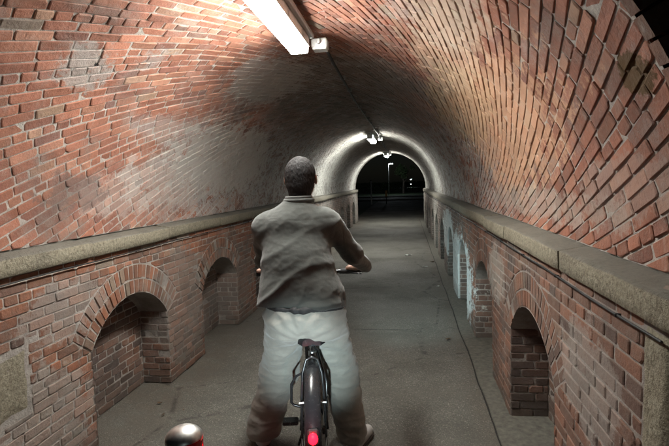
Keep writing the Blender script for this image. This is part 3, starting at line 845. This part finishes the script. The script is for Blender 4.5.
    # cockpit
    m = MB(); m.tube([HT, (0, .59, 1.0), (0, .585, 1.045)], .0145); m.box((0, .59, 1.045), (.05, .05, .045), bev=.01); m.build('stem', MAT['dkmetal'], b)
    hb = MB(); hb.tube([(-.355, .545, 1.065), (-.20, .575, 1.06), (-.06, .59, 1.047), (0, .59, 1.045), (.06, .59, 1.047), (.20, .575, 1.06), (.355, .545, 1.065)], .0115, 12)
    ho = hb.build('handlebar', MAT['dkmetal'], b)
    for s in (-1, 1):
        m = MB(); m.tube([(s*.20, .575, 1.06), (s*.36, .5445, 1.065)], .0165, 12); m.build('grip', MAT['rubber'], ho)
        m = MB(); m.tube([(s*.17, .60, 1.05), (s*.20, .635, 1.035), (s*.28, .64, 1.03), (s*.345, .625, 1.025)], [.008, .007, .006, .005], 8); m.box((s*.165, .59, 1.055), (.035, .035, .03), bev=.005); m.build('brake_lever', MAT['dkmetal'], ho)
        m = MB(); m.tube([(s*.16, .61, 1.05), (s*.12, .69, 1.08), (s*.04, .70, 1.0), (0, .66, .86)], .003, 6); m.build('brake_cable', MAT['cable'], ho)
    m = MB(); m.lathe((.115, .575, 1.07), [(.001, .032), (.012, .030), (.022, .02), (.025, .004), (.025, 0), (.001, 0)], 18); m.build('bell', MAT['steel'], ho)
    m = MB(); m.box((.06, .575, 1.078), (.055, .07, .02), bev=.006); m.build('display', MAT['dkmetal'], ho)
    # headlight
    m = MB(); m.lathe((0, .64, .985), [(.001, -.045), (.02, -.04), (.028, 0), (.030, .03), (.026, .034)], 20, axis='y'); m.tube([(0, .60, .97), (0, .635, .985)], .008); hl = m.build('headlight', MAT['dkmetal'], b)
    m = MB(); m.lathe((0, .64, .985), [(.001, .033), (.025, .033)], 20, axis='y'); m.build('lens', MAT['head_emit'], hl)
    # crankset
    m = MB(); m.lathe(tuple(BB), [(.03, .050), (.095, .050), (.095, .054), (.03, .054)], 40, axis='x'); cs = m.build('crankset', MAT['alu'], b)
    for s in (-1, 1):
        e = BB+Vector((s*.085, s*.165, -.02)); m = MB(); m.tube([BB+Vector((s*.06, 0, 0)), e], [.012, .009], 8); m.build('crank_arm', MAT['alu'], cs)
        m = MB(); m.box(e+Vector((s*.055, 0, 0)), (.09, .075, .02), bev=.006); m.build('pedal', MAT['dkmetal'], cs)
    m = MB(); up = [(.052, .235, .395), (.052, -.18, .385)]; lo = [(.052, -.18, .315), (.052, .235, .205)]
    m.tube(up, .004, 6); m.tube(lo, .004, 6); m.build('chain', MAT['alu'], b)
    m = MB(); m.tube([(-.03, .10, .31), (-.08, .09, .18), (-.10, .10, .12)], .008, 8); m.build('kickstand', MAT['dkmetal'], b)
    return b
bike = make_bike()
bike2 = copy_tree(bike)
bike.location = (-.535, 2.62, 0); bike.rotation_euler = (0, 0, math.radians(10.5))
tag(bike, 'black bicycle with lit red tail light, under the cyclist on the path', 'bicycle', 'bicycles')
bike2.location = (-.12, -.25, 0); bike2.rotation_euler = (0, 0, math.radians(10))
tag(bike2, 'black bicycle behind the bollard, its headlight shining on the cyclist', 'bicycle', 'bicycles')
def lampspot(parent, loc, target, watts, size, blend, col, name='headlight_beam'):
    l = bpy.data.lights.new(name, 'SPOT'); l.energy = watts; l.spot_size = math.radians(size); l.spot_blend = blend; l.color = col; l.shadow_soft_size = .02
    o = bpy.data.objects.new(name, l); C.objects.link(o); o.location = loc
    d = Vector(target)-Vector(loc); o.rotation_euler = d.to_track_quat('-Z', 'Y').to_euler(); return o
lampspot(None, (-.215, .452, .985), (-.56, 2.6, .70), SPOT_W, 21.5, 1.0, (.78, .97, 1.0))
lampspot(None, (-.60, 3.36, .97), (.48, 7.0, .25), RIDER_W, 50, 1.0, (.72, .97, 1.0))
pl = bpy.data.lights.new('tail_glow', 'POINT'); pl.energy = .45; pl.color = (1, .003, .010); pl.shadow_soft_size = .015
po = bpy.data.objects.new('tail_glow', pl); C.objects.link(po); po.location = (-.455, 1.99, .56)

# ------------------------------------------------------------------ person
def surface_nets(D, org, h):
    nx, ny, nz = D.shape; s = D < 0
    cell = np.zeros((nx-1, ny-1, nz-1), bool); cnt = np.zeros(cell.shape, np.int8)
    for a in (0, 1):
        for b in (0, 1):
            for c in (0, 1): cnt += s[a:nx-1+a, b:ny-1+b, c:nz-1+c]
    cell = (cnt > 0) & (cnt < 8); idx = -np.ones(cell.shape, int); I = np.argwhere(cell); idx[cell] = np.arange(len(I))
    acc = np.zeros((len(I), 3)); num = np.zeros(len(I))
    cr = [(a, b, c) for a in (0, 1) for b in (0, 1) for c in (0, 1)]
    for p in cr:
        for ax in range(3):
            if p[ax]: continue
            q = list(p); q[ax] = 1
            d0 = D[I[:, 0]+p[0], I[:, 1]+p[1], I[:, 2]+p[2]]; d1 = D[I[:, 0]+q[0], I[:, 1]+q[1], I[:, 2]+q[2]]
            m = (d0 < 0) != (d1 < 0); t = np.where(m, d0/np.where(m, d0-d1, 1), 0)
            pt = np.array(p, float)[None, :]+t[:, None]*(np.array(q)-np.array(p))[None, :]
            acc += pt*m[:, None]; num += m
    Vx = (I+acc/num[:, None])*h+np.array(org); Fq = []
    for ax in range(3):
        o1, o2 = [(1, 2), (2, 0), (0, 1)][ax]
        sl0 = [slice(None)]*3; sl1 = [slice(None)]*3; sl0[ax] = slice(0, -1); sl1[ax] = slice(1, None)
        A = s[tuple(sl0)]; B = s[tuple(sl1)]; E_ = np.argwhere(A != B)
        for e in E_:
            if e[o1] < 1 or e[o2] < 1 or e[o1] >= D.shape[o1]-1 or e[o2] >= D.shape[o2]-1: continue
            def g(d1, d2):
                k = [0, 0, 0]; k[ax] = e[ax]; k[o1] = e[o1]-d1; k[o2] = e[o2]-d2; return idx[k[0], k[1], k[2]]
            q = (g(1, 1), g(0, 1), g(0, 0), g(1, 0))
            Fq.append(q if A[e[0], e[1], e[2]] else q[::-1])
    return Vx, Fq
class SDF:
    def __init__(s, lo, hi, h):
        s.org = np.array(lo); s.h = h; s.n = np.ceil((np.array(hi)-s.org)/h).astype(int)+1; s.D = np.full(s.n, 1.0, np.float32)
    def _grid(s, lo, hi):
        i0 = np.maximum(0, np.floor((np.array(lo)-s.org)/s.h).astype(int)); i1 = np.minimum(s.n, np.ceil((np.array(hi)-s.org)/s.h).astype(int)+1)
        if (i1 <= i0).any(): return None
        g = np.meshgrid(*[s.org[k]+s.h*np.arange(i0[k], i1[k]) for k in range(3)], indexing='ij'); return tuple(slice(i0[k], i1[k]) for k in range(3)), np.stack(g, -1)
    def _mix(s, sl, d, k, sub=False):
        o = s.D[sl]
        if sub: hh = np.maximum(k-np.abs(o+d), 0)/k; s.D[sl] = np.maximum(o, -d)+hh*hh*k/4
        else: hh = np.maximum(k-np.abs(o-d), 0)/k; s.D[sl] = np.minimum(o, d)-hh*hh*k/4
    def cap(s, a, b, ra, rb, k=.03, sub=False):
        a = np.array(a, float); b = np.array(b, float); m = max(ra, rb)+k+2*s.h+.03; r = s._grid(np.minimum(a, b)-m, np.maximum(a, b)+m)
        if r is None: return
        sl, P = r; ab = b-a; t = np.clip(((P-a)@ab)/(ab@ab), 0, 1); d = np.linalg.norm(P-a-t[..., None]*ab, axis=-1)-(ra+(rb-ra)*t); s._mix(sl, d, k, sub)
    def ell(s, c, r, k=.03, sub=False, rot=None):
        c = np.array(c, float); r = np.array(r, float); m = r.max()+k+2*s.h+.03; g = s._grid(c-m, c+m)
        if g is None: return
        sl, P = g; q = P-c
        if rot is not None: q = q@np.array(rot)
        k0 = np.linalg.norm(q/r, axis=-1); k1 = np.linalg.norm(q/(r*r), axis=-1)+1e-9; s._mix(sl, k0*(k0-1)/k1, k, sub)
    def plane(s, n, d, k=.01):      # cut away n.p > d
        n = np.array(n, float); n /= np.linalg.norm(n); sl, P = s._grid(s.org, s.org+s.n*s.h); o = s.D; q = P@n-d
        hh = np.maximum(k-np.abs(o-q), 0)/k; s.D = (np.maximum(o, q)+hh*hh*k/4).astype(np.float32)
    def build(s, name, mat, parent=None, disp=None, mats=None, iters=2):
        Vx, Fq = surface_nets(s.D, s.org, s.h)
        me = bpy.data.meshes.new(name); off = np.array(wloc(parent)) if parent else 0
        me.from_pydata(Vx.tolist(), [], [tuple(int(i) for i in f) for f in Fq]); me.update()
        ed = np.zeros(len(me.edges)*2, int); me.edges.foreach_get('vertices', ed); ed = ed.reshape(-1, 2)
        for _ in range(iters):
            acc = np.zeros_like(Vx); num = np.zeros(len(Vx))
            for a, b in ((0, 1), (1, 0)):
                np.add.at(acc, ed[:, a], Vx[ed[:, b]]); np.add.at(num, ed[:, a], 1)
            Vx = Vx*.5+.5*acc/np.maximum(1, num)[:, None]
        me.vertices.foreach_set('co', Vx.ravel()); me.update()
        if disp:
            N = np.zeros(len(Vx)*3); me.vertices.foreach_get('normal', N); N = N.reshape(-1, 3); dd = np.array([disp(p, n) for p, n in zip(Vx, N)]); Vx = Vx+N*dd[:, None]
        me.vertices.foreach_set('co', (Vx-off).ravel()); me.polygons.foreach_set('use_smooth', [True]*len(me.polygons)); me.materials.append(mat); me.update()
        o = bpy.data.objects.new(name, me); C.objects.link(o)
        if parent: o.parent = parent
        return o
def fabric(name, col, rough=.9, weave=900, vary=.12, sheen=.3):
    n = NT(name); P = n.pos(); a = n.noise(P, 9, 4, .6); f = n.noise(P, weave*.4, 2, .5)
    c = n.ramp(n.math('ADD', n.math('MULTIPLY', a, .6), n.math('MULTIPLY', f, .4)), [(.3, tuple(k*(1-vary) for k in col)), (.7, tuple(k*(1+vary) for k in col))])
    n.b.inputs['Sheen Weight'].default_value = sheen; n.b.inputs['Sheen Roughness'].default_value = .5
    return n.fin(c, rough, n.bump(n.math('ADD', f, n.math('MULTIPLY', n.noise(P, 45, 4, .6), 1.5)), .35, .003), .2)
MAT['skin'] = simple('skin', (.30, .18, .135), .5, vary=.12, scale=30, bump=.2); MAT['skin'].node_tree.nodes['Principled BSDF'].inputs['Subsurface Weight'].default_value = .08
MAT['hair'] = simple('dark_hair', (.020, .018, .018), .75, vary=.5, scale=220, bump=.9, spec=.25)
MAT['shirt'] = fabric('shirt_cloth', (.078, .082, .076))
MAT['collar'] = fabric('collar_cloth', (.100, .104, .098))
MAT['trouser'] = fabric('trouser_cloth', (.31, .30, .27), .85)
MAT['shoe'] = simple('pale_shoe', (.55, .54, .52), .6, bump=.4)
MAT['sole'] = simple('shoe_sole', (.10, .10, .10), .8)
MAT['white'] = simple('eye_white', (.8, .8, .78), .2)

HIPL, HIPR = (-.685, 2.66, .875), (-.465, 2.66, .875)
KNL, KNR = (-.805, 2.90, .49), (-.425, 2.91, .49)
ANL, ANR = (-.925, 2.90, .10), (-.345, 2.89, .10)
SHL, SHR = (-.825, 2.795, 1.405), (-.455, 2.795, 1.43)
ELL, ELR = (-.880, 2.95, 1.18), (-.328, 2.93, 1.215)
WRL, WRR = (-.87, 3.08, 1.10), (-.277, 3.125, 1.115)
HD = np.array((-.613, 2.845, 1.685))
B = SDF((-1.08, 2.4, .0), (-.12, 3.34, 1.86), .006)
B.ell(HD, (.079, .098, .108)); B.ell(HD+(0, .035, -.055), (.060, .068, .065), .05)      # skull, jaw
B.cap(HD+(0, -.01, -.07), (-.625, 2.795, 1.49), .058, .066, .03)                         # neck
B.ell((-.645, 2.78, 1.34), (.17, .10, .17), .05); B.ell((-.61, 2.68, 1.08), (.15, .10, .18), .08); B.ell((-.575, 2.64, .92), (.17, .12, .12), .08)
for a, b, ra, rb in ((SHL, ELL, .045, .038), (SHR, ELR, .045, .038), (ELL, WRL, .038, .026), (ELR, WRR, .038, .026), (HIPL, KNL, .075, .052), (HIPR, KNR, .075, .052), (KNL, ANL, .052, .036), (KNR, ANR, .052, .036)): B.cap(a, b, ra, rb, .04)
# feet
for an, dx in ((ANL, -.04), (ANR, .055)):
    B.cap(an, (an[0]+dx*.6, an[1]+.10, .05), .034, .03, .02); B.cap((an[0], an[1]-.02, .045), (an[0]+dx, an[1]+.16, .035), .03, .026, .02)
# face
B.cap(HD+(0, .095, .01), HD+(0, .112, -.028), .008, .014, .015); B.ell(HD+(0, .085, -.062), (.024, .016, .009), .01); B.ell(HD+(0, .082, .028), (.05, .016, .010), .02)
for s in (-1, 1):
    B.ell(HD+(s*.032, .094, .010), (.015, .012, .010), .008, sub=True)
    B.ell(HD+(s*.092, -.002, -.012), (.010, .020, .032), .008); B.ell(HD+(s*.100, .0, -.008), (.006, .010, .018), .006, sub=True)
# hands curled round the grips
grips = {}
rz = math.radians(10.5); cz, sz = math.cos(rz), math.sin(rz)
def bl(x, y, z): return np.array((-.535+cz*x-sz*y, 2.62+sz*x+cz*y, z))
for s, wr in ((-1, WRL), (1, WRR)):
    pa = bl(s*.26, .562, 1.09); pb = bl(s*.34, .545, 1.09)
    wrv = np.array(wr)
    B.cap(wrv, (pa+pb)/2+np.array((0, -.02, .0)), .026, .022, .02)
    B.cap(pa+(0, -.014, -.004), pb+(0, -.014, -.004), .017, .016, .015)
    ax = (pb-pa)/np.linalg.norm(pb-pa)
    for i, (u, L) in enumerate(((.0, 1.0), (.33, 1.08), (.66, 1.0), (1.0, .85))):
        k0 = pa+(pb-pa)*u+np.array((0, .006, .004)); k1 = k0+np.array((0, .034*L, -.010)); k2 = k1+np.array((0, .004, -.026*L)); k3 = k2+np.array((0, -.022*L, -.010))
        B.cap(k0, k1, .0098, .0090, .004); B.cap(k1, k2, .0090, .0085, .004); B.cap(k2, k3, .0085, .0075, .004)
    t0 = pa-ax*.012+np.array((0, -.012, -.006)); t1 = t0-ax*.012+np.array((0, .018, -.022)); t2 = t1+ax*.010+np.array((0, .022, -.012))
    B.cap(t0, t1, .012, .0105, .006); B.cap(t1, t2, .0105, .009, .004)
person = B.build('person', MAT['skin'], None, iters=1)
tag(person, 'man in grey jumper and pale trousers astride the black bicycle, seen from behind', 'person')

# hair: close-cropped, over the crown and down the back of the head
Hh = SDF(HD-np.array((.12, .14, .14)), HD+np.array((.12, .14, .15)), .0035)
Hh.ell(HD+(0, -.010, .012), (.0915, .106, .114), .01)
Hh.ell(HD+(0, .115, -.045), (.075, .085, .085), .02, sub=True)
for s in (-1, 1): Hh.ell(HD+(s*.088, .012, -.028), (.022, .032, .036), .01, sub=True)
Hh.cap(HD+(0, -.035, -.05), HD+(0, -.032, -.105), .072, .064, .03)
Hh.ell(HD+(0, .115, -.085), (.08, .085, .09), .02, sub=True)
Hh.plane((0, .25, -1), (-(HD[2]-.128)+HD[1]*.25)/1.0308, .012)
hn = lambda p, n: .0022*mnoise.noise(Vector((p[0]*120, p[1]*120, p[2]*60))) + .002*mnoise.noise(Vector(p)*40)
Hh.build('hair', MAT['hair'], person, disp=hn)
m = MB()
for s in (-1, 1): m.ell(tuple(HD+(s*.032, .082, .010)), (.012, .012, .012))
m.build('eyes', MAT['white'], person)
m = MB()
for s in (-1, 1):
    m.ring((0, 0, 0), .001, .0005, 3, 3) if False else None
    pts = [tuple(HD+(s*.034+.024*math.cos(t), .108-.004*abs(math.cos(t)), .008+.018*math.sin(t))) for t in np.linspace(0, 2*PI, 21)[:-1]]; m.tube(pts, .0016, 6, closed=True)
    m.tube([tuple(HD+(s*.058, .105, .012)), tuple(HD+(s*.0915, .07, .012)), tuple(HD+(s*.094, .0, .010)), tuple(HD+(s*.090, -.02, -.006))], .0022, 6)
m.tube([tuple(HD+(-.010, .110, .012)), tuple(HD+(.010, .110, .012))], .0016, 6)
m.build('glasses', MAT['dkmetal'], person)

# shirt
Sh = SDF((-1.12, 2.42, .93), (-.16, 3.22, 1.62), .0055)
Sh.ell((-.645, 2.775, 1.335), (.215, .128, .175), .05)
Sh.ell((-.615, 2.685, 1.14), (.215, .142, .20), .10); Sh.cap((-.70, 2.65, 1.02), (-.485, 2.65, 1.02), .138, .138, .06); Sh.cap((-.690, 2.643, .93), (-.475, 2.643, .93), .138, .138, .05)
Sh.cap((-.79, 2.79, 1.415), (-.50, 2.79, 1.435), .078, .078, .07); Sh.cap((-.622, 2.80, 1.55), (-.64, 2.79, 1.43), .072, .125, .07)
Sh.cap((-.835, 2.79, 1.395), ELL, .070, .062, .05); Sh.cap((-.445, 2.795, 1.42), ELR, .073, .060, .05)
Sh.cap(ELL, WRL, .060, .043, .03); Sh.cap(ELR, WRR, .058, .042, .03)
Sh.plane((0, -.12, -1), -.972*.993+2.62*-.119+.0, .004)
Sh.cap((-.613, 2.83, 1.75), (-.625, 2.79, 1.52), .068, .066, .01, sub=True)
def shdisp(p, n):
    x, y, z = p; d = 0
    if n[1] < .2 and x > -.95 and x < -.36 and z < 1.45:
        # folds sweeping from the left shoulder blade down to the right hip
        u = (x+.85)*.62 + (1.42-z); v = (x+.85) - (1.42-z)*.5
        cur = u*1.0 - 1.1*(x+.62)**2
        q = cur*(30 if z > 1.2 else 30) + 1.8*mnoise.noise(Vector((x*4, z*4, 1)))
        amp = .0145*(.35+.65*min(1, max(0, (1.40-z)/.3)))*(.5+.9*abs(mnoise.noise(Vector((x*5, z*5, 7)))))
        d += amp*(1.15*math.exp(-(math.sin(q*.5)/.38)**2)-.35)
    d += .0026*(1-3*abs(mnoise.noise(Vector((x*7+z*4, y*7, z*12-x*5))))) + .0014*mnoise.noise(Vector((x*40, y*40, z*55)))
    if z < 1.34 and (x < -.87 or x > -.40): d += .006*min(1, (1.34-z)*8)*math.sin(z*70+x*60+3*mnoise.noise(Vector((x*9, y*9, z*9))))*min(1, abs(x+.63)*3-.5 if abs(x+.63) > .2 else 0)
    return d
shirt = Sh.build('shirt', MAT['shirt'], person, disp=shdisp, iters=1)
m = MB()
for (zz, rx, ry, r_) in ((1.572, .072, .074, .010), (1.556, .080, .082, .012)):
    m.tube([(-.618+rx*math.cos(t), 2.802+ry*math.sin(t)+.004, zz+.018*-math.sin(t)*-1*0 - .022*max(0, math.sin(t))) for t in np.linspace(0, 2*PI, 33)[:-1]], r_, 8, closed=True)
m.build('collar', MAT['collar'], shirt, world=True)
MAT_cuff = MAT['shirt']
for e_, w_ in ((ELL, WRL), (ELR, WRR)):
    e1 = Vector(e_); w1 = Vector(w_); d_ = (w1-e1).normalized(); m = MB(); m.tube([w1-d_*.004, w1+d_*.03, w1+d_*.055], [.042, .041, .036], 16); m.build('cuff', MAT['shirt'], shirt, world=True)

# trousers
Tr = SDF((-1.08, 2.40, .05), (-.18, 3.12, 1.04), .0065)
Tr.ell((-.575, 2.635, .94), (.222, .140, .15), .05); Tr.ell((-.650, 2.60, .885), (.120, .132, .11), .06); Tr.ell((-.50, 2.60, .885), (.120, .132, .11), .06)
Tr.cap(HIPL, KNL, .118, .112, .05); Tr.cap(HIPR, KNR, .120, .108, .05)
Tr.cap(KNL, (ANL[0]+.005, ANL[1]-.01, .12), .112, .106, .05); Tr.cap(KNR, (ANR[0]-.01, ANR[1]-.01, .12), .108, .092, .05)
Tr.cap((-.545, 2.50, .74), (-.545, 2.95, .80), .05, .05, .04, sub=True)
Tr.plane((0, 0, 1), .982, .004); Tr.plane((0, 0, -1), -.060, .01)
def trdisp(p, n):
    x, y, z = p
    d = .005*mnoise.noise(Vector((x*7, y*7, z*12)))+.006*(.8-3*abs(mnoise.noise(Vector((x*9, y*6, z*16)))))+.003*mnoise.noise(Vector((x*22, y*20, z*52)))+.0012*mnoise.noise(Vector((x*60, y*60, z*90)))
    # drag lines radiating from the seat
    a = math.atan2(z-.80, abs(x+.575)+.05); r_ = math.hypot(z-.80, x+.575)
    d += .0045*math.sin(a*17+3*mnoise.noise(Vector((x*5, 2, z*5))))*math.exp(-((r_-.16)/.13)**2)
    if z < .5: d += .0035*math.sin(z*42+x*18+4*mnoise.noise(Vector((x*6, y*6, z*5))))*min(1, (.5-z)*4)
    return d
tr = Tr.build('trousers', MAT['trouser'], person, disp=trdisp)
bt = SDF((-.84, 2.46, .93), (-.32, 2.82, 1.01), .005); bt.ell((-.575, 2.635, .94), (.234, .154, .163), .05)  # dark band drawn for the shadow line beneath the shirt hem
bt.plane((0, 0, 1), .988, .004); bt.plane((0, 0, -1), -.966, .004); bt_o = bt.build('hem_shadow_belt', MAT['rubber'], None, iters=1, disp=lambda p, n: trdisp(p, n)+.002)
for v_ in bt_o.data.vertices: pass
bt_o.parent = tr
# shoes
for an, dx in ((ANL, -.045), (ANR, .06)):
    q = SDF((an[0]-.16, an[1]-.12, -.01), (an[0]+.2, an[1]+.30, .15), .005)
    q.ell((an[0]+dx*.02, an[1]-.005, .055), (.043, .055, .055), .03); q.cap((an[0], an[1]-.02, .04), (an[0]+dx*1.1, an[1]+.175, .032), .042, .040, .03)
    q.cap((an[0], an[1], .095), (an[0], an[1], .05), .040, .042, .02); q.plane((0, 0, 1), .105, .008); q.plane((0, 0, -1), -.014, .004)
    sh = q.build('shoe', MAT['shoe'], person)
    q = SDF((an[0]-.16, an[1]-.14, -.01), (an[0]+.2, an[1]+.30, .06), .004); q.cap((an[0], an[1]-.02, .02), (an[0]+dx*1.1, an[1]+.178, .02), .047, .046, .03); q.plane((0, 0, 1), .018, .003); q.plane((0, 0, -1), -.001, .002)
    so_ = q.build('sole', MAT['sole'], None); 
    so_.parent = sh

# ------------------------------------------------------------------ leaves and litter on the path
MAT['leafb'] = simple('dry_leaf', (.10, .06, .03), .7, vary=.4, scale=80); MAT['paper'] = simple('paper', (.62, .62, .58), .8)
def leaf(loc, size, rz, lb, mat='leafb', nm='dead_leaf', cat='leaf', grp='dead leaves on the path'):
    m = MB(); n = 10; V = [(0, 0, .002)]
    for i in range(n):
        t = 2*PI*i/n; r_ = size*(.55+.45*abs(math.cos(t)))*random.uniform(.8, 1.1); V.append((r_*math.cos(t), r_*.6*math.sin(t), .004+random.random()*size*.3))
    m.add(V, [(0, 1+i, 1+(i+1) % n) for i in range(n)]); m.add([(v[0], v[1], v[2]-.0015) for v in V], [(0, 1+(i+1) % n, 1+i) for i in range(n)])
    o = m.build(nm, MAT[mat]); o.location = (loc[0], loc[1], .004); o.rotation_euler = (0, 0, rz); tag(o, lb, cat, grp)
leaf((-1.90, 3.40), .022, .3, 'small dark leaf on the path in front of the nearest left niche')
leaf((-1.78, 3.22), .018, 1.3, 'tiny brown leaf on the path nearest the left niche, left of the bollard')
leaf((-1.66, 3.30), .014, 2.3, 'tiny brown leaf on the path, rightmost of those by the left niche')
leaf((.40, 5.05), .045, .9, 'curled brown leaf on the path beside the right gutter joint')
leaf((.50, 9.9), .05, .2, 'far brown leaf lying in the right gutter')
leaf((-1.45, 5.9), .05, 2.0, 'pale dry leaf on the path beyond the second left niche')
leaf((.02, 10.8), .085, .0, 'white scrap of paper flat on the middle of the path', 'paper', 'paper_scrap', 'litter', None)
leaf((.33, 9.3), .06, .4, 'small pale paper scrap near the right side of the path', 'paper', 'paper_scrap', 'litter', None)
leaf((.46, 7.6), .045, 1.0, 'tiny pale scrap beside the right gutter joint near the niches', 'paper', 'paper_scrap', 'litter', None)
# loose grit
m = MB()
for k in range(900):
    sd = random.random()
    if sd < .4: x = random.uniform(XL+.01, XL+.5)
    elif sd < .8: x = random.uniform(.25, .67)
    else: x = random.uniform(-1.6, .4)
    y = random.uniform(2.0, 11); r_ = random.uniform(.002, .0055)*(1 if random.random() < .93 else 1.8)
    P = [Vector((x, y, .003))+Vector((random.uniform(-1, 1), random.uniform(-1, 1), random.uniform(0, 1.2)))*r_ for _ in range(5)]
    m.add(P, [(0, 1, 2), (0, 2, 3), (0, 3, 1), (1, 2, 4), (2, 3, 4), (1, 3, 4)])
tag(m.build('grit', simple('grit_stone', (.21, .19, .155), .9, vary=.5, scale=40)), 'loose grit and mortar crumbs scattered along the edges of the path', 'grit', kind='stuff')

# ------------------------------------------------------------------ beyond the tunnel
MAT['street'] = emit('street_lamp_lit', (.85, .95, 1.0), 60); MAT['warm'] = emit('window_lit', (1, .85, .6), 1.6); MAT['amber'] = simple('amber_paint', (.75, .33, .03), .4)
def street_lamp(loc, h, arm, lb, st=True):
    r = empty('street_lamp', loc); tag(r, lb, 'street lamp', 'street lamps beyond the tunnel')
    m = MB(); m.tube([(0, 0, 0), (0, 0, h*.6), (0, 0, h)], [.07, .05, .04], 10); m.build('pole', MAT['plastic'], r)
    m = MB(); m.box((arm*.5, 0, h+.02), (abs(arm)*1.1, .16, .09), bev=.03); m.build('lamp_head', MAT['dkmetal'], r)
    m = MB(); m.box((arm*.6, 0, h-.035), (abs(arm)*.8, .13, .03), bev=.01); m.build('lens', MAT['street'], r)
    return r
street_lamp((-2.05, 60, 0), 3.75, .55, 'lit street lamp beyond the tunnel exit, centre of the arch')
lp = bpy.data.lights.new('street_glow', 'POINT'); lp.energy = 35; lp.color = (.85, .95, 1); lp.shadow_soft_size = .2; lo = bpy.data.objects.new('street_glow', lp); C.objects.link(lo); lo.location = (-1.72, 60, 3.55)
street_lamp((1.05, 120, 0), 1.9, .3, 'distant small lit lamp, upper of two lights right of centre')
street_lamp((1.0, 118, 0), .8, .25, 'distant low lit lamp, lower of two lights right of centre')
r = empty('lamp_post', (-2.44, 35, 0)); tag(r, 'thin unlit post standing left of centre beyond the tunnel exit', 'post')
m = MB(); m.tube([(0, 0, 0), (0, 0, 1.7)], .045, 10); m.build('pole', MAT['white_plastic'], r); m = MB(); m.lathe((0, 0, 1.7), [(.05, 0), (.06, .02), (.03, .06), (.001, .07)], 12); m.build('cap', MAT['dkmetal'], r)
r = empty('road_sign', (-1.42, 36, 0)); tag(r, 'small amber marker sign on a post below the street lamp', 'sign')
m = MB(); m.tube([(0, 0, 0), (0, 0, 1.0)], .03, 8); m.build('pole', MAT['dkmetal'], r); m = MB(); m.box((0, -.04, .75), (.16, .03, .45), bev=.01); m.build('panel', MAT['amber'], r)
MAT['leafg'] = simple('tree_leaves', (.05, .08, .03), .7, vary=.5, scale=8); MAT['bark'] = simple('bark', (.08, .065, .05), .9, vary=.4, scale=20)
def tree(loc, h, cr_, lb, nl=1600):
    r = empty('tree', loc); tag(r, lb, 'tree', 'trees beyond the tunnel'); m = MB()
    m.tube([(0, 0, 0), (.05, .02, h*.4), (.0, .1, h*.8)], [.16, .12, .05], 8)
    for k in range(6):
        a = k*1.05; m.tube([(0, 0, h*(.35+.06*k)), (cr_*.6*math.cos(a), cr_*.6*math.sin(a), h*(.6+.06*k))], [.06, .02], 6)
    m.build('trunk', MAT['bark'], r); m = MB(); cl = [(Vector((random.gauss(0, .45), random.gauss(0, .45), random.gauss(0, .3)))*cr_+Vector((0, 0, h*.78)), random.uniform(.25, .5)*cr_) for _ in range(16)]
    for k in range(nl):
        c, rr = random.choice(cl); d = Vector((random.gauss(0, 1), random.gauss(0, 1), random.gauss(0, 1))).normalized()*rr*random.random()**.4; p = c+d
        a = Vector((random.uniform(-1, 1), random.uniform(-1, 1), random.uniform(-.6, .6)))*.12; b = a.orthogonal().normalized()*.05
        m.add([p-a, p+b, p+a, p-b], [(0, 1, 2, 3)])
    m.build('crown', MAT['leafg'], r)
tree((-.3, 64, 0), 3.6, 1.1, 'tree just right of the lit street lamp, its crown faintly lit')
tree((-6.5, 58, 0), 6.5, 2.2, 'dark tree left of the street lamp beyond the road')
tree((4.5, 66, 0), 7.5, 2.6, 'dark tree on the right beyond the road')
# hedge along the far side of the road
m = MB()
for k in range(7000):
    p = Vector((random.uniform(-30, 30), 72+random.gauss(0, .5), random.random()**.8*1.5)); a = Vector((random.uniform(-1, 1), random.uniform(-1, 1), random.uniform(-1, 1)))*.16; b = a.orthogonal().normalized()*.08
    m.add([p-a, p+b, p+a, p-b], [(0, 1, 2, 3)])
tag(m.build('hedge', MAT['leafg']), 'long dark hedge across the far side of the road', 'hedge')
